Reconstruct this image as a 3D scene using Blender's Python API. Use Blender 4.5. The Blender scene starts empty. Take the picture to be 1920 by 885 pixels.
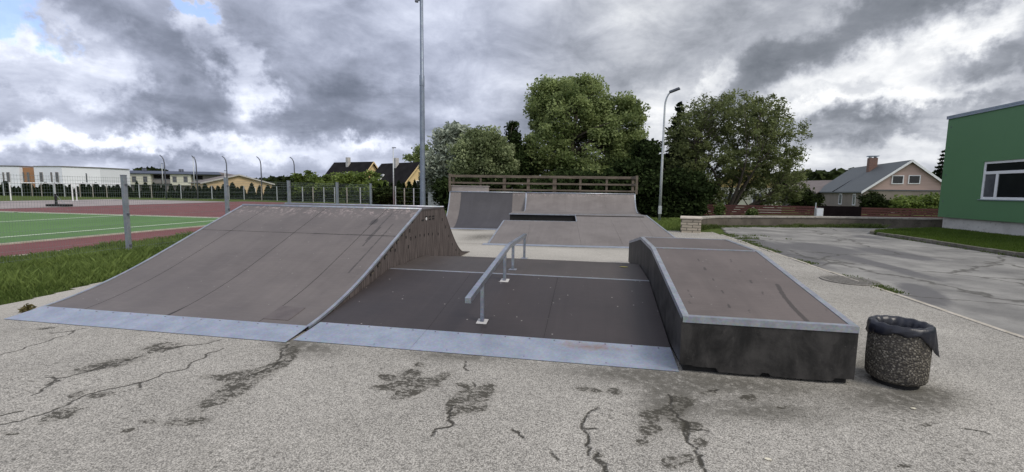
import bpy, bmesh, math, random
import numpy as np
from mathutils import Vector
random.seed(7); RNG = np.random.default_rng(11)
R = math.radians
sc = bpy.context.scene
COL = sc.collection

# ------------------------------------------------------------------ camera
F = 833.0; PITCH = R(5.94); ROLL = R(.79); YAW = R(-10.21)
CAM = np.array([-.82, -4.04, 1.6])
f0 = np.array([math.sin(YAW), math.cos(YAW), 0]); r0 = np.array([math.cos(YAW), -math.sin(YAW), 0]); u0 = np.array([0, 0, 1.])
FW = f0*math.cos(PITCH) - u0*math.sin(PITCH); UP0 = u0*math.cos(PITCH) + f0*math.sin(PITCH)
RT = r0*math.cos(ROLL) + UP0*math.sin(ROLL); UP = UP0*math.cos(ROLL) - r0*math.sin(ROLL)
def ray(px, py): return FW + RT*(px-960)/F - UP*(py-442.5)/F
def at(px, py, z=0.):                       # point of the level z seen at a photo pixel (site survey)
    d = ray(px, py); return CAM + d*((z-CAM[2])/d[2])
def at_d(px, d, z=0.):                      # point at a bearing, a depth and a height
    k = (px-960)/F; h = z-CAM[2]
    A = np.array([[r0@FW, f0@FW], [r0@RT, f0@RT]]); b = np.array([d-h*(u0@FW), k*d-h*(u0@RT)])
    a = np.linalg.solve(A, b); return CAM + a[0]*r0 + a[1]*f0 + h*u0
def P(px, py, d): return CAM + d*ray(px, py)
def onX(px, py, X):
    d = ray(px, py); return CAM + d*((X-CAM[0])/d[0])
cd = bpy.data.cameras.new('camera'); cam = bpy.data.objects.new('camera', cd); COL.objects.link(cam)
cd.sensor_width = 36; cd.sensor_fit = 'HORIZONTAL'; cd.lens = F/1920*36; cd.clip_start = .05; cd.clip_end = 6000
from mathutils import Matrix
m3 = Matrix((RT, UP, -FW)).transposed()
cam.matrix_world = Matrix.Translation(Vector(CAM)) @ m3.to_4x4()
sc.camera = cam

# ------------------------------------------------------------------ node helpers
class NT:
    def __init__(s, nt): s.nt = nt; s.n = nt.nodes; s.l = nt.links
    def new(s, t, **k):
        n = s.n.new(t)
        for a, v in k.items(): setattr(n, a, v)
        return n
    def set(s, sock, v):
        if isinstance(v, bpy.types.NodeSocket): s.l.new(v, sock)
        elif v is not None:
            if sock.type == 'RGBA' and len(v) == 3: v = (*v, 1)
            sock.default_value = v
    def m(s, op, a, b=None, c=None, clamp=False):
        n = s.new('ShaderNodeMath', operation=op, use_clamp=clamp)
        for i, v in enumerate((a, b, c)):
            if v is not None: s.set(n.inputs[i], v)
        return n.outputs[0]
    def vm(s, op, a, b=None):
        n = s.new('ShaderNodeVectorMath', operation=op); s.set(n.inputs[0], a)
        if b is not None:
            s.set(n.inputs[1] if op != 'SCALE' else n.inputs['Scale'], b)
        return n.outputs['Value'] if op in ('LENGTH', 'DOT_PRODUCT') else n.outputs[0]
    def mix(s, f, a, b, blend='MIX'):
        n = s.new('ShaderNodeMix', data_type='RGBA', blend_type=blend)
        s.set(n.inputs[0], f); s.set(n.inputs[6], a); s.set(n.inputs[7], b); return n.outputs[2]
    def ss(s, x, a, b):
        n = s.new('ShaderNodeMapRange', interpolation_type='SMOOTHSTEP'); s.set(n.inputs[0], x)
        n.inputs[1].default_value = a; n.inputs[2].default_value = b; return n.outputs[0]
    def noise(s, vec, scale, detail=4, rough=.55, dist=0., out=0):
        n = s.new('ShaderNodeTexNoise'); n.inputs['Scale'].default_value = scale; n.inputs['Detail'].default_value = detail
        n.inputs['Roughness'].default_value = rough; n.inputs['Distortion'].default_value = dist
        if vec is not None: s.l.new(vec, n.inputs['Vector'])
        return n.outputs[out]
    def voro(s, vec, scale, feature='F1', out='Distance'):
        n = s.new('ShaderNodeTexVoronoi', feature=feature); n.inputs['Scale'].default_value = scale
        if vec is not None: s.l.new(vec, n.inputs['Vector'])
        return n.outputs[out]
    def obj(s, sx=1, sy=1, sz=1):
        o = s.new('ShaderNodeTexCoord').outputs['Object']
        if (sx, sy, sz) == (1, 1, 1): return o
        return s.vm('MULTIPLY', o, (sx, sy, sz))
    def attr(s, name): return s.new('ShaderNodeAttribute', attribute_name=name).outputs['Fac']
    def bump(s, h, strength, dist=.01):
        n = s.new('ShaderNodeBump'); n.inputs['Strength'].default_value = strength; n.inputs['Distance'].default_value = dist
        s.l.new(h, n.inputs['Height']); return n.outputs[0]
def newmat(name):
    m = bpy.data.materials.new(name); m.use_nodes = True
    t = NT(m.node_tree); b = t.n['Principled BSDF']; return m, t, b
def fin(t, b, col, rough=.7, metal=0., bump=None, spec=None):
    t.set(b.inputs['Base Color'], col); t.set(b.inputs['Roughness'], rough); t.set(b.inputs['Metallic'], metal)
    if bump is not None: t.l.new(bump, b.inputs['Normal'])
    if spec is not None: b.inputs['Specular IOR Level'].default_value = spec
def pm(name, c1, c2, scale=3, rough=.7, metal=0., bump=.0, bscale=40, stretch=(1, 1, 1), detail=5, spec=None, bdist=.01, c3=None):
    m, t, b = newmat(name); v = t.obj(*stretch)
    n = t.ss(t.noise(v, scale, detail, .6), .3, .7); col = t.mix(n, c1, c2)
    if c3 is not None: col = t.mix(t.ss(t.noise(v, scale*4.3, 4, .6), .55, .72), col, c3)
    bp = t.bump(t.noise(t.obj(), bscale, 3), bump, bdist) if bump else None
    fin(t, b, col, rough, metal, bp, spec); return m

# ------------------------------------------------------------------ mesh builder
class MB:
    def __init__(s): s.v = []; s.f = []
    def add(s, vs, fs):
        o = len(s.v); s.v += [tuple(map(float, p)) for p in vs]; s.f += [tuple(i+o for i in f) for f in fs]; return s
    def obox(s, c, ax, ay, az):             # half axes
        c, ax, ay, az = map(np.asarray, (c, ax, ay, az)); vs = []
        for k in (-1, 1):
            for j in (-1, 1):
                for i in (-1, 1): vs.append(c+i*ax+j*ay+k*az)
        return s.add(vs, [(0, 2, 3, 1), (4, 5, 7, 6), (0, 1, 5, 4), (2, 6, 7, 3), (0, 4, 6, 2), (1, 3, 7, 5)])
    def box(s, x0, x1, y0, y1, z0, z1):
        return s.obox(((x0+x1)/2, (y0+y1)/2, (z0+z1)/2), ((x1-x0)/2, 0, 0), (0, (y1-y0)/2, 0), (0, 0, (z1-z0)/2))
    def beam(s, a, b, w, h, up=(0, 0, 1)):
        a, b = np.asarray(a, float), np.asarray(b, float); d = b-a; L = np.linalg.norm(d); d /= L
        x = np.cross(d, up); x /= np.linalg.norm(x); z = np.cross(x, d)
        return s.obox((a+b)/2, x*w/2, d*L/2, z*h/2)
    def extrude(s, poly, vec):              # planar 3d polygon swept by a vector
        n = len(poly); vec = np.asarray(vec, float); A = [np.asarray(p, float) for p in poly]; B = [p+vec for p in A]
        return s.add(A+B, [tuple(range(n))[::-1], tuple(range(n, 2*n))]+[(i, (i+1) % n, n+(i+1) % n, n+i) for i in range(n)])
    def tube(s, pts, rad, n=8, caps=True):
        pts = [np.asarray(p, float) for p in pts]; k = len(pts)
        if np.isscalar(rad): rad = [rad]*k
        vs = []; prev = None
        for i, p in enumerate(pts):
            t = pts[min(i+1, k-1)]-pts[max(i-1, 0)]; t /= (np.linalg.norm(t)+1e-12)
            if prev is None:
                a = np.cross(t, (0, 0, 1.) if abs(t[2]) < .9 else (1., 0, 0))
            else: a = prev-t*(prev@t)
            a /= (np.linalg.norm(a)+1e-12); prev = a; b = np.cross(t, a)
            for j in range(n):
                an = 2*math.pi*j/n; vs.append(p+rad[i]*(math.cos(an)*a+math.sin(an)*b))
        fs = [(i*n+j, i*n+(j+1) % n, (i+1)*n+(j+1) % n, (i+1)*n+j) for i in range(k-1) for j in range(n)]
        if caps: fs += [tuple(range(n))[::-1], tuple(range((k-1)*n, k*n))]
        return s.add(vs, fs)
    def lathe(s, c, prof, n=32, fn=None):
        vs = []
        for (r, z) in prof:
            for j in range(n):
                a = 2*math.pi*j/n; rr, zz = (r, z) if fn is None else fn(r, z, a)
                vs.append((c[0]+rr*math.cos(a), c[1]+rr*math.sin(a), c[2]+zz))
        k = len(prof)
        return s.add(vs, [(i*n+j, i*n+(j+1) % n, (i+1)*n+(j+1) % n, (i+1)*n+j) for i in range(k-1) for j in range(n)])
    def build(s, name, mat, parent=None, origin=None, smooth=False, bevel=0., recalc=True):
        if origin is None: origin = root_loc(parent) if parent else (0, 0, 0)
        me = bpy.data.meshes.new(name)
        me.from_pydata([(p[0]-origin[0], p[1]-origin[1], p[2]-origin[2]) for p in s.v], [], s.f)
        if recalc:
            bm = bmesh.new(); bm.from_mesh(me); bmesh.ops.recalc_face_normals(bm, faces=bm.faces); bm.to_mesh(me); bm.free()
        if smooth: me.shade_smooth()
        me.materials.append(mat)
        o = bpy.data.objects.new(name, me); COL.objects.link(o)
        if parent: o.parent = parent
        else: o.location = origin
        if bevel:
            b = o.modifiers.new('bevel', 'BEVEL'); b.width = bevel; b.segments = 2; b.limit_method = 'ANGLE'
        return o
def root_loc(o):
    while o.parent: o = o.parent
    return tuple(o.location)
def tag(o, label=None, cat=None, group=None, kind=None):
    if label: o['label'] = label
    if cat: o['category'] = cat
    if group: o['group'] = group
    if kind: o['kind'] = kind
    return o
def thing(name, loc, label, cat, group=None):
    o = bpy.data.objects.new(name, None); COL.objects.link(o); o.location = tuple(map(float, loc)); o.empty_display_size = .2
    return tag(o, label, cat, group)
def copy_tree(o, parent=None):
    c = o.copy(); COL.objects.link(c)
    if parent: c.parent = parent
    for ch in o.children: copy_tree(ch, c)
    return c
def npmesh(name, V, Fq, mat, origin=(0, 0, 0), attrs=None, parent=None, smooth=False):
    """numpy mesh; Fq (n,k) index array, attrs {name: (domain, values)}"""
    me = bpy.data.meshes.new(name); V = np.asarray(V, np.float32)-np.asarray(origin, np.float32); n, k = Fq.shape
    me.vertices.add(len(V)); me.vertices.foreach_set('co', V.ravel())
    me.loops.add(n*k); me.loops.foreach_set('vertex_index', Fq.astype(np.int32).ravel())
    me.polygons.add(n); me.polygons.foreach_set('loop_start', np.arange(0, n*k, k, dtype=np.int32))
    me.update(calc_edges=True)
    for a, (dom, val) in (attrs or {}).items():
        at_ = me.attributes.new(a, 'FLOAT', dom); at_.data.foreach_set('value', np.asarray(val, np.float32))
    if smooth: me.shade_smooth()
    me.materials.append(mat)
    o = bpy.data.objects.new(name, me); COL.objects.link(o)
    if parent: o.parent = parent
    else: o.location = tuple(map(float, origin))
    return o
def gridmesh(name, xs, ys, zf, mat, attrs=None, mask=None, kind='structure', smooth=True):
    X, Y = np.meshgrid(xs, ys); Z = zf(X, Y)
    V = np.stack([X, Y, Z], -1).reshape(-1, 3); nx, ny = len(xs), len(ys)
    i, j = np.meshgrid(np.arange(nx-1), np.arange(ny-1)); a = (j*nx+i).ravel()
    Fq = np.stack([a, a+1, a+nx+1, a+nx], -1)
    if mask is not None:
        c = V[Fq].mean(1); Fq = Fq[mask(c[:, 0], c[:, 1])]
    at_ = {k: ('POINT', f(X, Y).ravel()) for k, f in (attrs or {}).items()}
    o = npmesh(name, V, Fq, mat, attrs=at_, smooth=smooth)
    if kind: o['kind'] = kind
    return o
def sstep(x): x = np.clip(x, 0, 1); return x*x*(3-2*x)

# fields from ground polylines and patches
def seg_dist(X, Y, pl):
    D = np.full(X.shape, 9.)
    for (x0, y0), (x1, y1) in zip(pl[:-1], pl[1:]):
        dx, dy = x1-x0, y1-y0; t = np.clip(((X-x0)*dx+(Y-y0)*dy)/(dx*dx+dy*dy+1e-9), 0, 1)
        D = np.minimum(D, np.hypot(X-x0-t*dx, Y-y0-t*dy))
    return D
def patch(X, Y, c, a, b):                   # centre, two axis end points (ground)
    M = np.linalg.inv(np.array([[a[0]-c[0], b[0]-c[0]], [a[1]-c[1], b[1]-c[1]]]))
    u = M[0, 0]*(X-c[0])+M[0, 1]*(Y-c[1]); v = M[1, 0]*(X-c[0])+M[1, 1]*(Y-c[1])
    return np.exp(-1.2*(u*u+v*v))

# ------------------------------------------------------------------ materials
def mat_court():
    m, t, b = newmat('pale_aggregate_asphalt'); o = t.obj()
    vc = t.voro(o, 120, out='Color'); vd = t.voro(o, 120)
    n1 = t.noise(o, .7, 5); n2 = t.noise(o, 14, 6, .7); n3 = t.noise(o, 60, 4, .7)
    sep = t.new('ShaderNodeSeparateColor'); t.l.new(vc, sep.inputs[0])
    g = t.m('MULTIPLY_ADD', t.m('POWER', sep.outputs[0], 1.3), .21, .30)
    g = t.m('MULTIPLY', g, t.m('MULTIPLY_ADD', n1, .70, .68))
    g = t.m('MULTIPLY', g, t.m('MULTIPLY_ADD', t.noise(o, 3.5, 6, .7), .35, .84))
    g = t.m('MULTIPLY', g, t.m('MULTIPLY_ADD', n2, .6, .70))
    g = t.m('MULTIPLY', g, t.m('SUBTRACT', 1.06, t.m('MULTIPLY', t.ss(vd, .35, .75), .55)))
    comb = t.vm('SCALE', (1.0, .952, .865), g)
    col = t.mix(t.m('MULTIPLY', t.ss(t.noise(o, 1.7, 6, .65), .52, .75), .30), comb, (.20, .19, .165))
    pits = t.m('MULTIPLY', t.ss(t.m('ADD', t.noise(t.obj(.7, 1.2, 1), 30, 4, .65), t.m('MULTIPLY_ADD', t.noise(o, .9, 4, .6), .34, -.17)), .585, .66), .60)
    col = t.mix(pits, col, (.075, .07, .06))
    g2 = t.attr('pale'); col = t.mix(t.m('MULTIPLY', g2, t.m('MULTIPLY_ADD', n1, .5, .35)), col, (.46, .435, .39))
    # moss and cracks
    moss = t.attr('moss'); crk = t.attr('crack'); dirt = t.attr('dirt')
    mn = t.m('ADD', t.m('MULTIPLY', t.noise(t.obj(1, 1.5, 1), 26, 6, .75), .62), t.m('MULTIPLY', t.noise(o, 9, 4, .6), .38))
    mk = t.ss(t.m('SUBTRACT', mn, t.m('SUBTRACT', .80, t.m('MULTIPLY', t.ss(moss, .05, .75), .315))), -.012, .03)
    soft = t.m('MULTIPLY', t.m('MULTIPLY', t.ss(moss, .1, .9), n2), .55)
    wob = t.m('MULTIPLY_ADD', t.noise(o, 45, 4, .7), .024, -.012)
    ck = t.m('SUBTRACT', 1., t.ss(t.m('ADD', crk, wob), .004, .015))
    ck = t.m('MULTIPLY', ck, t.ss(t.noise(o, 6, 4, .6), .30, .42))
    dk = t.m('MULTIPLY', t.m('MULTIPLY', dirt, t.ss(t.noise(o, 12, 6, .7), .25, .55)), .88)
    col = t.mix(dk, col, (.10, .094, .08))
    col = t.mix(soft, col, (.12, .11, .09))
    col = t.mix(t.m('MULTIPLY', mk, .9), col, (.05, .046, .036))
    col = t.mix(t.m('MULTIPLY', ck, .93), col, (.035, .032, .025))
    h = t.m('ADD', t.m('MULTIPLY', vd, -.6), t.m('MULTIPLY_ADD', ck, -2.0, t.m('MULTIPLY', pits, -1.)))
    fin(t, b, col, .85, 0, t.bump(h, .55, .008), .3); return m
def mat_road():
    m, t, b = newmat('worn_patched_road'); o = t.obj()
    n = t.noise(o, .8, 6, .65); n2 = t.noise(o, 9, 6, .7); n3 = t.noise(o, 70, 3, .7)
    col = t.mix(t.ss(n, .3, .7), (.15, .147, .142), (.31, .302, .285))
    st = t.m('ADD', t.m('MULTIPLY', t.noise(t.obj(1.3, .45, 1), 1.4, 7, .68, .5), .75), t.m('MULTIPLY', t.noise(o, 11, 5, .7), .25))
    pt = t.ss(t.m('ADD', t.m('MULTIPLY', t.attr('patch'), .9), t.m('MULTIPLY_ADD', st, 1.2, -.72)), .16, .52)
    col = t.mix(t.m('MULTIPLY', pt, .9), col, t.mix(n2, (.085, .084, .09), (.135, .132, .135)))
    col = t.mix(t.m('MULTIPLY', t.ss(n3, .45, .7), .35), col, (.11, .105, .10))
    vd = t.voro(t.vm('ADD', o, t.vm('SCALE', t.noise(o, 2, 4, .6, out=1), .5)), .42, 'DISTANCE_TO_EDGE')
    ck = t.m('SUBTRACT', 1, t.ss(vd, .006, .022)); col = t.mix(t.m('MULTIPLY', ck, .7), col, (.05, .047, .04))
    fin(t, b, col, .8, 0, t.bump(n3, .4, .006), .35); return m
def mat_grassy(name, c1, c2, c3, s=1.2):
    m, t, b = newmat(name); o = t.obj()
    col = t.mix(t.ss(t.noise(o, s, 6, .65), .3, .7), c1, c2); col = t.mix(t.ss(t.noise(o, s*11, 5, .7), .5, .75), col, c3)
    fin(t, b, col, .95, 0, t.bump(t.noise(o, 45, 4, .7), .9, .05), .1); return m
def mat_leaf(name, dark, light, trans=.3, rough=.55, spec=.3):
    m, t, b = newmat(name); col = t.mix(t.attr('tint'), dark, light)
    fin(t, b, col, rough, 0, None, spec)
    tr = t.new('ShaderNodeBsdfTranslucent'); t.l.new(t.mix(.5, col, light, 'MIX'), tr.inputs[0])
    mx = t.new('ShaderNodeMixShader'); mx.inputs[0].default_value = trans
    t.l.new(b.outputs[0], mx.inputs[1]); t.l.new(tr.outputs[0], mx.inputs[2])
    t.l.new(mx.outputs[0], t.n['Material Output'].inputs[0]); return m
def mat_ply(name, c1, c2, rough=.5, scuffz=None, spec=.5, speck=.4, rough2=None):
    """film-faced plywood riding surface with wear, specks, stains from an attribute"""
    m, t, b = newmat(name); o = t.obj()
    n = t.noise(o, 1.1, 6, .62); col = t.mix(t.ss(n, .32, .68), c1, c2)
    gr = t.noise(t.obj(2, 26, 26), 2.2, 4, .6); col = t.mix(t.m('MULTIPLY', t.ss(gr, .45, .8), .22), col, tuple(x*1.7 for x in c2))
    lane = t.noise(t.obj(7, .45, .45), 1.5, 6, .62); col = t.mix(t.m('MULTIPLY', t.ss(lane, .5, .78), .13), col, tuple(x*1.75 for x in c2)); col = t.mix(t.m('MULTIPLY', t.ss(lane, .5, .25), .16), col, tuple(x*.6 for x in c1))
    fine = t.noise(o, 130, 3, .7); col = t.mix(t.m('MULTIPLY', t.ss(fine, .5, .8), .35), col, tuple(x*.55 for x in c1))
    sp = t.m('MULTIPLY', t.ss(t.m('SUBTRACT', .075, t.voro(o, 6.5)), 0, .03), speck); col = t.mix(sp, col, (.42, .40, .38))
    st = t.ss(t.m('ADD', t.attr('stain'), t.m('MULTIPLY_ADD', t.noise(o, 22, 5, .7), .9, -.45)), .35, .65)
    col = t.mix(t.m('MULTIPLY', st, .72), col, tuple(x*.32 for x in c1))
    if scuffz:
        sep = t.new('ShaderNodeSeparateXYZ'); t.l.new(t.new('ShaderNodeNewGeometry').outputs['Position'], sep.inputs[0])
        z = t.ss(sep.outputs[2], scuffz-.22, scuffz-.02)
        s1 = t.ss(t.noise(t.vm('ADD', t.obj(5, 2.2, 2), t.vm('SCALE', t.noise(o, 3, 2, out=1), 2.)), 3.2, 5, .7), .52, .60)
        col = t.mix(t.m('MULTIPLY', t.m('MULTIPLY', s1, z), .7), col, (.34, .28, .27))
    rr = t.m('MULTIPLY_ADD', n, .25, rough-.12)
    fin(t, b, col, rr, 0, t.bump(t.noise(o, 90, 3), .12, .004), spec); return m
def mat_metal(name, c1, c2, rough=.38, metal=.75, s=6, rust=0.):
    m, t, b = newmat(name); o = t.obj()
    col = t.mix(t.ss(t.noise(o, s, 5, .6), .3, .7), c1, c2)
    sp = t.voro(o, 55, out='Color'); col = t.mix(.10, col, sp, 'OVERLAY')
    if rust:
        col = t.mix(t.m('MULTIPLY', t.ss(t.m('ADD', t.attr('stain'), t.m('MULTIPLY_ADD', t.noise(o, 7, 6, .7), .9, -.45)), .3, .7), rust), col, (.30, .19, .14))
    fin(t, b, col, t.m('MULTIPLY_ADD', t.noise(o, 9, 4), .2, rough-.1), metal, t.bump(t.noise(o, 3, 2), .06, .02)); return m
def mat_sidewood():
    m, t, b = newmat('weathered_red_brown_ply'); v = t.obj(1, 26, 1.3); o = t.obj()
    n = t.noise(v, 1.6, 7, .65); col = t.mix(t.ss(n, .34, .66), (.044, .036, .035), (.150, .126, .122))
    n2 = t.noise(t.obj(1, 60, 2.2), 1.4, 5, .6); col = t.mix(t.m('MULTIPLY', t.ss(n2, .56, .74), .75), col, (.028, .02, .02))
    n3 = t.noise(t.obj(1, 40, 1.2), 1.8, 4, .6); col = t.mix(t.m('MULTIPLY', t.ss(n3, .6, .76), .55), col, (.27, .22, .21))
    fin(t, b, col, .75, 0, t.bump(n, .3, .006), .25); return m
def mat_darkpanel():
    m, t, b = newmat('black_stained_plywood'); o = t.obj()
    n = t.noise(t.obj(1.4, 1.4, 1), 2.6, 8, .68, .4); col = t.mix(t.ss(n, .34, .68), (.011, .0105, .0105), (.050, .047, .045))
    n2 = t.noise(t.obj(5, 5, 1.6), 2.2, 6, .7); col = t.mix(t.m('MULTIPLY', t.ss(n2, .55, .8), .35), col, (.15, .14, .13))
    col = t.mix(t.m('MULTIPLY', t.ss(t.noise(o, 40, 4, .7), .66, .72), .35), col, (.2, .19, .18))
    fin(t, b, col, .6, 0, t.bump(t.noise(o, 30, 5, .7), .22, .006), .3); return m
def mat_bin():
    m, t, b = newmat('exposed_aggregate_concrete'); o = t.obj()
    v = t.vm('ADD', o, t.vm('SCALE', t.noise(o, 30, 3, out=1), .02))
    c = t.voro(v, 62, out='Color'); d = t.voro(v, 62)
    sep = t.new('ShaderNodeSeparateColor'); t.l.new(c, sep.inputs[0])
    col = t.mix(t.m('POWER', sep.outputs[0], 2.2), (.085, .076, .062), (.31, .285, .24))
    col = t.mix(t.ss(d, .38, .62), col, (.055, .05, .045))
    col = t.mix(t.m('MULTIPLY', t.ss(t.noise(o, 5, 5, .6), .5, .7), .5), col, (.10, .09, .075))
    fin(t, b, col, .85, 0, t.bump(t.m('MULTIPLY', d, -1), .9, .012), .3); return m
def mat_brick(name, c1, c2, mortar, sx=.42, sy=.14, rough=.85):
    m, t, b = newmat(name); o = t.obj()
    sep = t.new('ShaderNodeSeparateXYZ'); t.l.new(o, sep.inputs[0]); cb = t.new('ShaderNodeCombineXYZ')
    t.l.new(t.m('ADD', sep.outputs[0], sep.outputs[1]), cb.inputs[0]); t.l.new(sep.outputs[2], cb.inputs[1])
    br = t.new('ShaderNodeTexBrick'); br.inputs['Scale'].default_value = 1; br.inputs['Mortar Size'].default_value = .012
    br.inputs['Brick Width'].default_value = sx; br.inputs['Row Height'].default_value = sy
    br.inputs['Color1'].default_value = (*c1, 1); br.inputs['Color2'].default_value = (*c2, 1); br.inputs['Mortar'].default_value = (*mortar, 1)
    t.l.new(t.vm('ADD', cb.outputs[0], t.vm('SCALE', t.noise(o, 5, 3, out=1), .05)), br.inputs['Vector'])
    col = t.mix(t.m('MULTIPLY', t.noise(o, 9, 5), .5), br.outputs['Color'], (.2, .18, .15))
    fin(t, b, col, rough, 0, t.bump(br.outputs['Fac'], -.5, .02)); return m
def mat_seam(name, c1, c2, axis, pitch, width=.012, rough=.5, metal=0., dark=.5):
    """sheet metal or boarding with regular joints along one world axis (object coordinates)"""
    m, t, b = newmat(name); o = t.obj(); d = t.vm('DOT_PRODUCT', o, axis)
    fr = t.m('FRACT', t.m('DIVIDE', d, pitch)); k = t.m('LESS_THAN', fr, width/pitch)
    col = t.mix(t.noise(o, .9, 6, .65), c1, c2); col = t.mix(t.m('MULTIPLY', k, dark), col, tuple(x*.35 for x in c1))
    fin(t, b, col, rough, metal, t.bump(k, .4, .01)); return m

M = {}
M['court'] = mat_court(); M['road'] = mat_road()
M['earth_grass'] = mat_grassy('meadow_ground', (.052, .080, .018), (.095, .130, .034), (.12, .125, .05), .5)
M['lawn_base'] = mat_grassy('lawn_ground', (.045, .075, .014), (.07, .105, .022), (.03, .05, .012), 1.5)
M['grass'] = mat_leaf('grass_blades', (.050, .084, .013), (.25, .33, .095), .42)
M['lawn'] = mat_leaf('lawn_blades', (.055, .10, .013), (.125, .185, .030), .35)
M['weed'] = mat_leaf('weed_leaves', (.04, .07, .012), (.15, .19, .06), .3)
M['track'] = pm('red_running_track', (.135, .041, .040), (.165, .053, .050), .5, .85, 0, .3, 120, c3=(.118, .037, .037))
M['pitch'] = pm('green_artificial_turf', (.070, .155, .040), (.088, .185, .050), .35, .95, 0, .3, 90, c3=(.066, .138, .040), stretch=(1, .3, 1))
M['line'] = pm('white_line_paint', (.62, .70, .57), (.70, .76, .64), 3, .8)
M['grey_yard'] = pm('grey_gravel_yard', (.24, .21, .21), (.32, .28, .27), .4, .9, 0, .4, 60)
M['concrete'] = pm('old_concrete', (.26, .24, .215), (.40, .375, .335), 2.2, .9, 0, .5, 30, c3=(.13, .12, .09))
M['pale_stone'] = pm('pale_coping_stone', (.46, .41, .35), (.58, .52, .45), 4, .9, 0, .4, 30)
M['kerb'] = pm('kerb_concrete', (.36, .33, .27), (.50, .46, .40), 5, .9, 0, .4, 40, c3=(.22, .20, .15))
M['lawnkerb'] = pm('mossy_kerb_concrete', (.085, .08, .062), (.19, .175, .145), 4, .9, 0, .4, 40, c3=(.05, .06, .025))
M['ply_quarter'] = mat_ply('brown_grey_ramp_ply', (.102, .088, .083), (.138, .121, .115), .52, 1.22, .4)
M['ply_bank'] = mat_ply('dark_ramp_ply', (.034, .028, .029), (.048, .040, .041), .52, None, .36, .6)
M['ply_deck'] = mat_ply('dark_deck_ply', (.052, .044, .042), (.074, .063, .060), .55, None, .36)
M['ply_ledge'] = mat_ply('brown_ledge_ply', (.094, .076, .070), (.130, .108, .101), .52, None, .4, .3)
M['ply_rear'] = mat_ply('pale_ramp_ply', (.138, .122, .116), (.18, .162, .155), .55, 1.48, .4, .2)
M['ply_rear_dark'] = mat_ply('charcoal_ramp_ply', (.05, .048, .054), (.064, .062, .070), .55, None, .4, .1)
M['galv'] = mat_metal('galvanised_sheet', (.33, .37, .45), (.43, .47, .545), .46, .6, 3.5, .8)
M['galv_trim'] = mat_metal('galvanised_angle', (.28, .305, .35), (.39, .41, .455), .42, .62, 8)
M['rail'] = mat_metal('worn_steel_rail', (.25, .285, .34), (.38, .41, .47), .32, .75, 9)
M['post'] = mat_metal('grey_post_steel', (.20, .225, .26), (.27, .295, .33), .5, .35, 8)
M['mast'] = mat_metal('galvanised_mast', (.17, .20, .26), (.22, .26, .32), .5, .5, 3)
M['pole'] = mat_metal('pale_lamp_pole', (.42, .45, .47), (.52, .55, .57), .5, .3, 4)
M['darkpole'] = mat_metal('dark_pole', (.09, .10, .13), (.14, .15, .18), .55, .2, 4)
M['wire'] = mat_metal('fence_wire', (.17, .21, .20), (.23, .27, .26), .5, .3, 8)
M['side'] = mat_sidewood(); M['panel'] = mat_darkpanel(); M['bin'] = mat_bin()
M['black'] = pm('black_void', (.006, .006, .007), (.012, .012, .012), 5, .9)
M['wood'] = pm('weathered_timber', (.078, .062, .047), (.155, .128, .10), 1.5, .85, 0, .4, 25, stretch=(1, 6, 6), c3=(.08, .065, .05))
M['boxwood'] = pm('grey_weathered_boards', (.25, .225, .215), (.34, .31, .30), 2, .85, 0, .3, 25, stretch=(1, 1, 5))
M['bag'] = pm('black_bin_liner', (.008, .009, .016), (.014, .016, .026), 9, .38, 0, .25, 22, bdist=.015)
M['redboard'] = pm('dark_red_boards', (.052, .015, .015), (.085, .026, .024), 1.2, .85, 0, .2, 20, stretch=(1, 1, 8))
M['blackboard'] = pm('black_gate_boards', (.007, .005, .006), (.012, .009, .010), 2, .95, spec=.05)
M['greenwall'] = mat_seam('green_cladding', (.092, .205, .098), (.108, .232, .114), (0, 1, 0), 1.2, .008, .55, 0, .28)
M['white'] = pm('white_plastic_frame', (.74, .75, .76), (.80, .81, .82), 4, .45)
M['plinth'] = pm('painted_plinth', (.46, .45, .43), (.58, .57, .54), 1.5, .9, 0, .3, 25, c3=(.36, .35, .32))
M['flash'] = mat_metal('zinc_flashing', (.30, .36, .44), (.38, .43, .50), .45, .5, 4)
M['bark'] = pm('dark_bark', (.035, .028, .022), (.075, .062, .05), 3, .95, 0, .8, 20, stretch=(3, 3, 1))
M['whitewall'] = pm('white_render', (.72, .745, .81), (.77, .795, .86), .3, .85)
M['creamwall'] = pm('cream_render', (.56, .55, .46), (.62, .61, .52), .3, .85)
M['greybrown'] = pm('grey_brown_cladding', (.17, .155, .155), (.22, .205, .20), .6, .8)
M['orange'] = pm('orange_timber_cladding', (.30, .155, .075), (.36, .19, .10), .6, .75, stretch=(4, 4, .5))
M['blueroof'] = pm('dark_blue_roof', (.042, .052, .085), (.055, .066, .10), .4, .6)
M['brownroof'] = pm('brown_tile_roof', (.13, .11, .105), (.17, .145, .14), .6, .8, 0, .3, 8)
M['darkroof'] = pm('dark_tile_roof', (.009, .008, .009), (.017, .016, .017), .8, .9, 0, .3, 6, spec=.1)
M['yellowwall'] = pm('pale_yellow_boards', (.62, .46, .24), (.68, .52, .29), .6, .8)
M['beigewall'] = pm('beige_boards', (.50, .37, .22), (.56, .42, .26), .6, .8)
M['ochre'] = pm('ochre_render', (.50, .36, .14), (.56, .42, .2), .6, .85)
M['pinkwall'] = pm('pink_beige_siding', (.45, .325, .285), (.50, .365, .32), .8, .8, stretch=(.5, .5, 6))
M['taupewall'] = pm('taupe_render', (.215, .185, .155), (.26, .225, .19), .7, .9)
M['chimbrick'] = mat_brick('red_chimney_brick', (.22, .085, .055), (.16, .06, .045), (.2, .16, .14), .3, .1)
M['chimpale'] = pm('pale_chimney_render', (.40, .39, .39), (.5, .49, .48), 2, .9)
M['glass'] = pm('dark_window_glass', (.008, .010, .012), (.015, .018, .02), 1, .12, 0, spec=.5)
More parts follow.
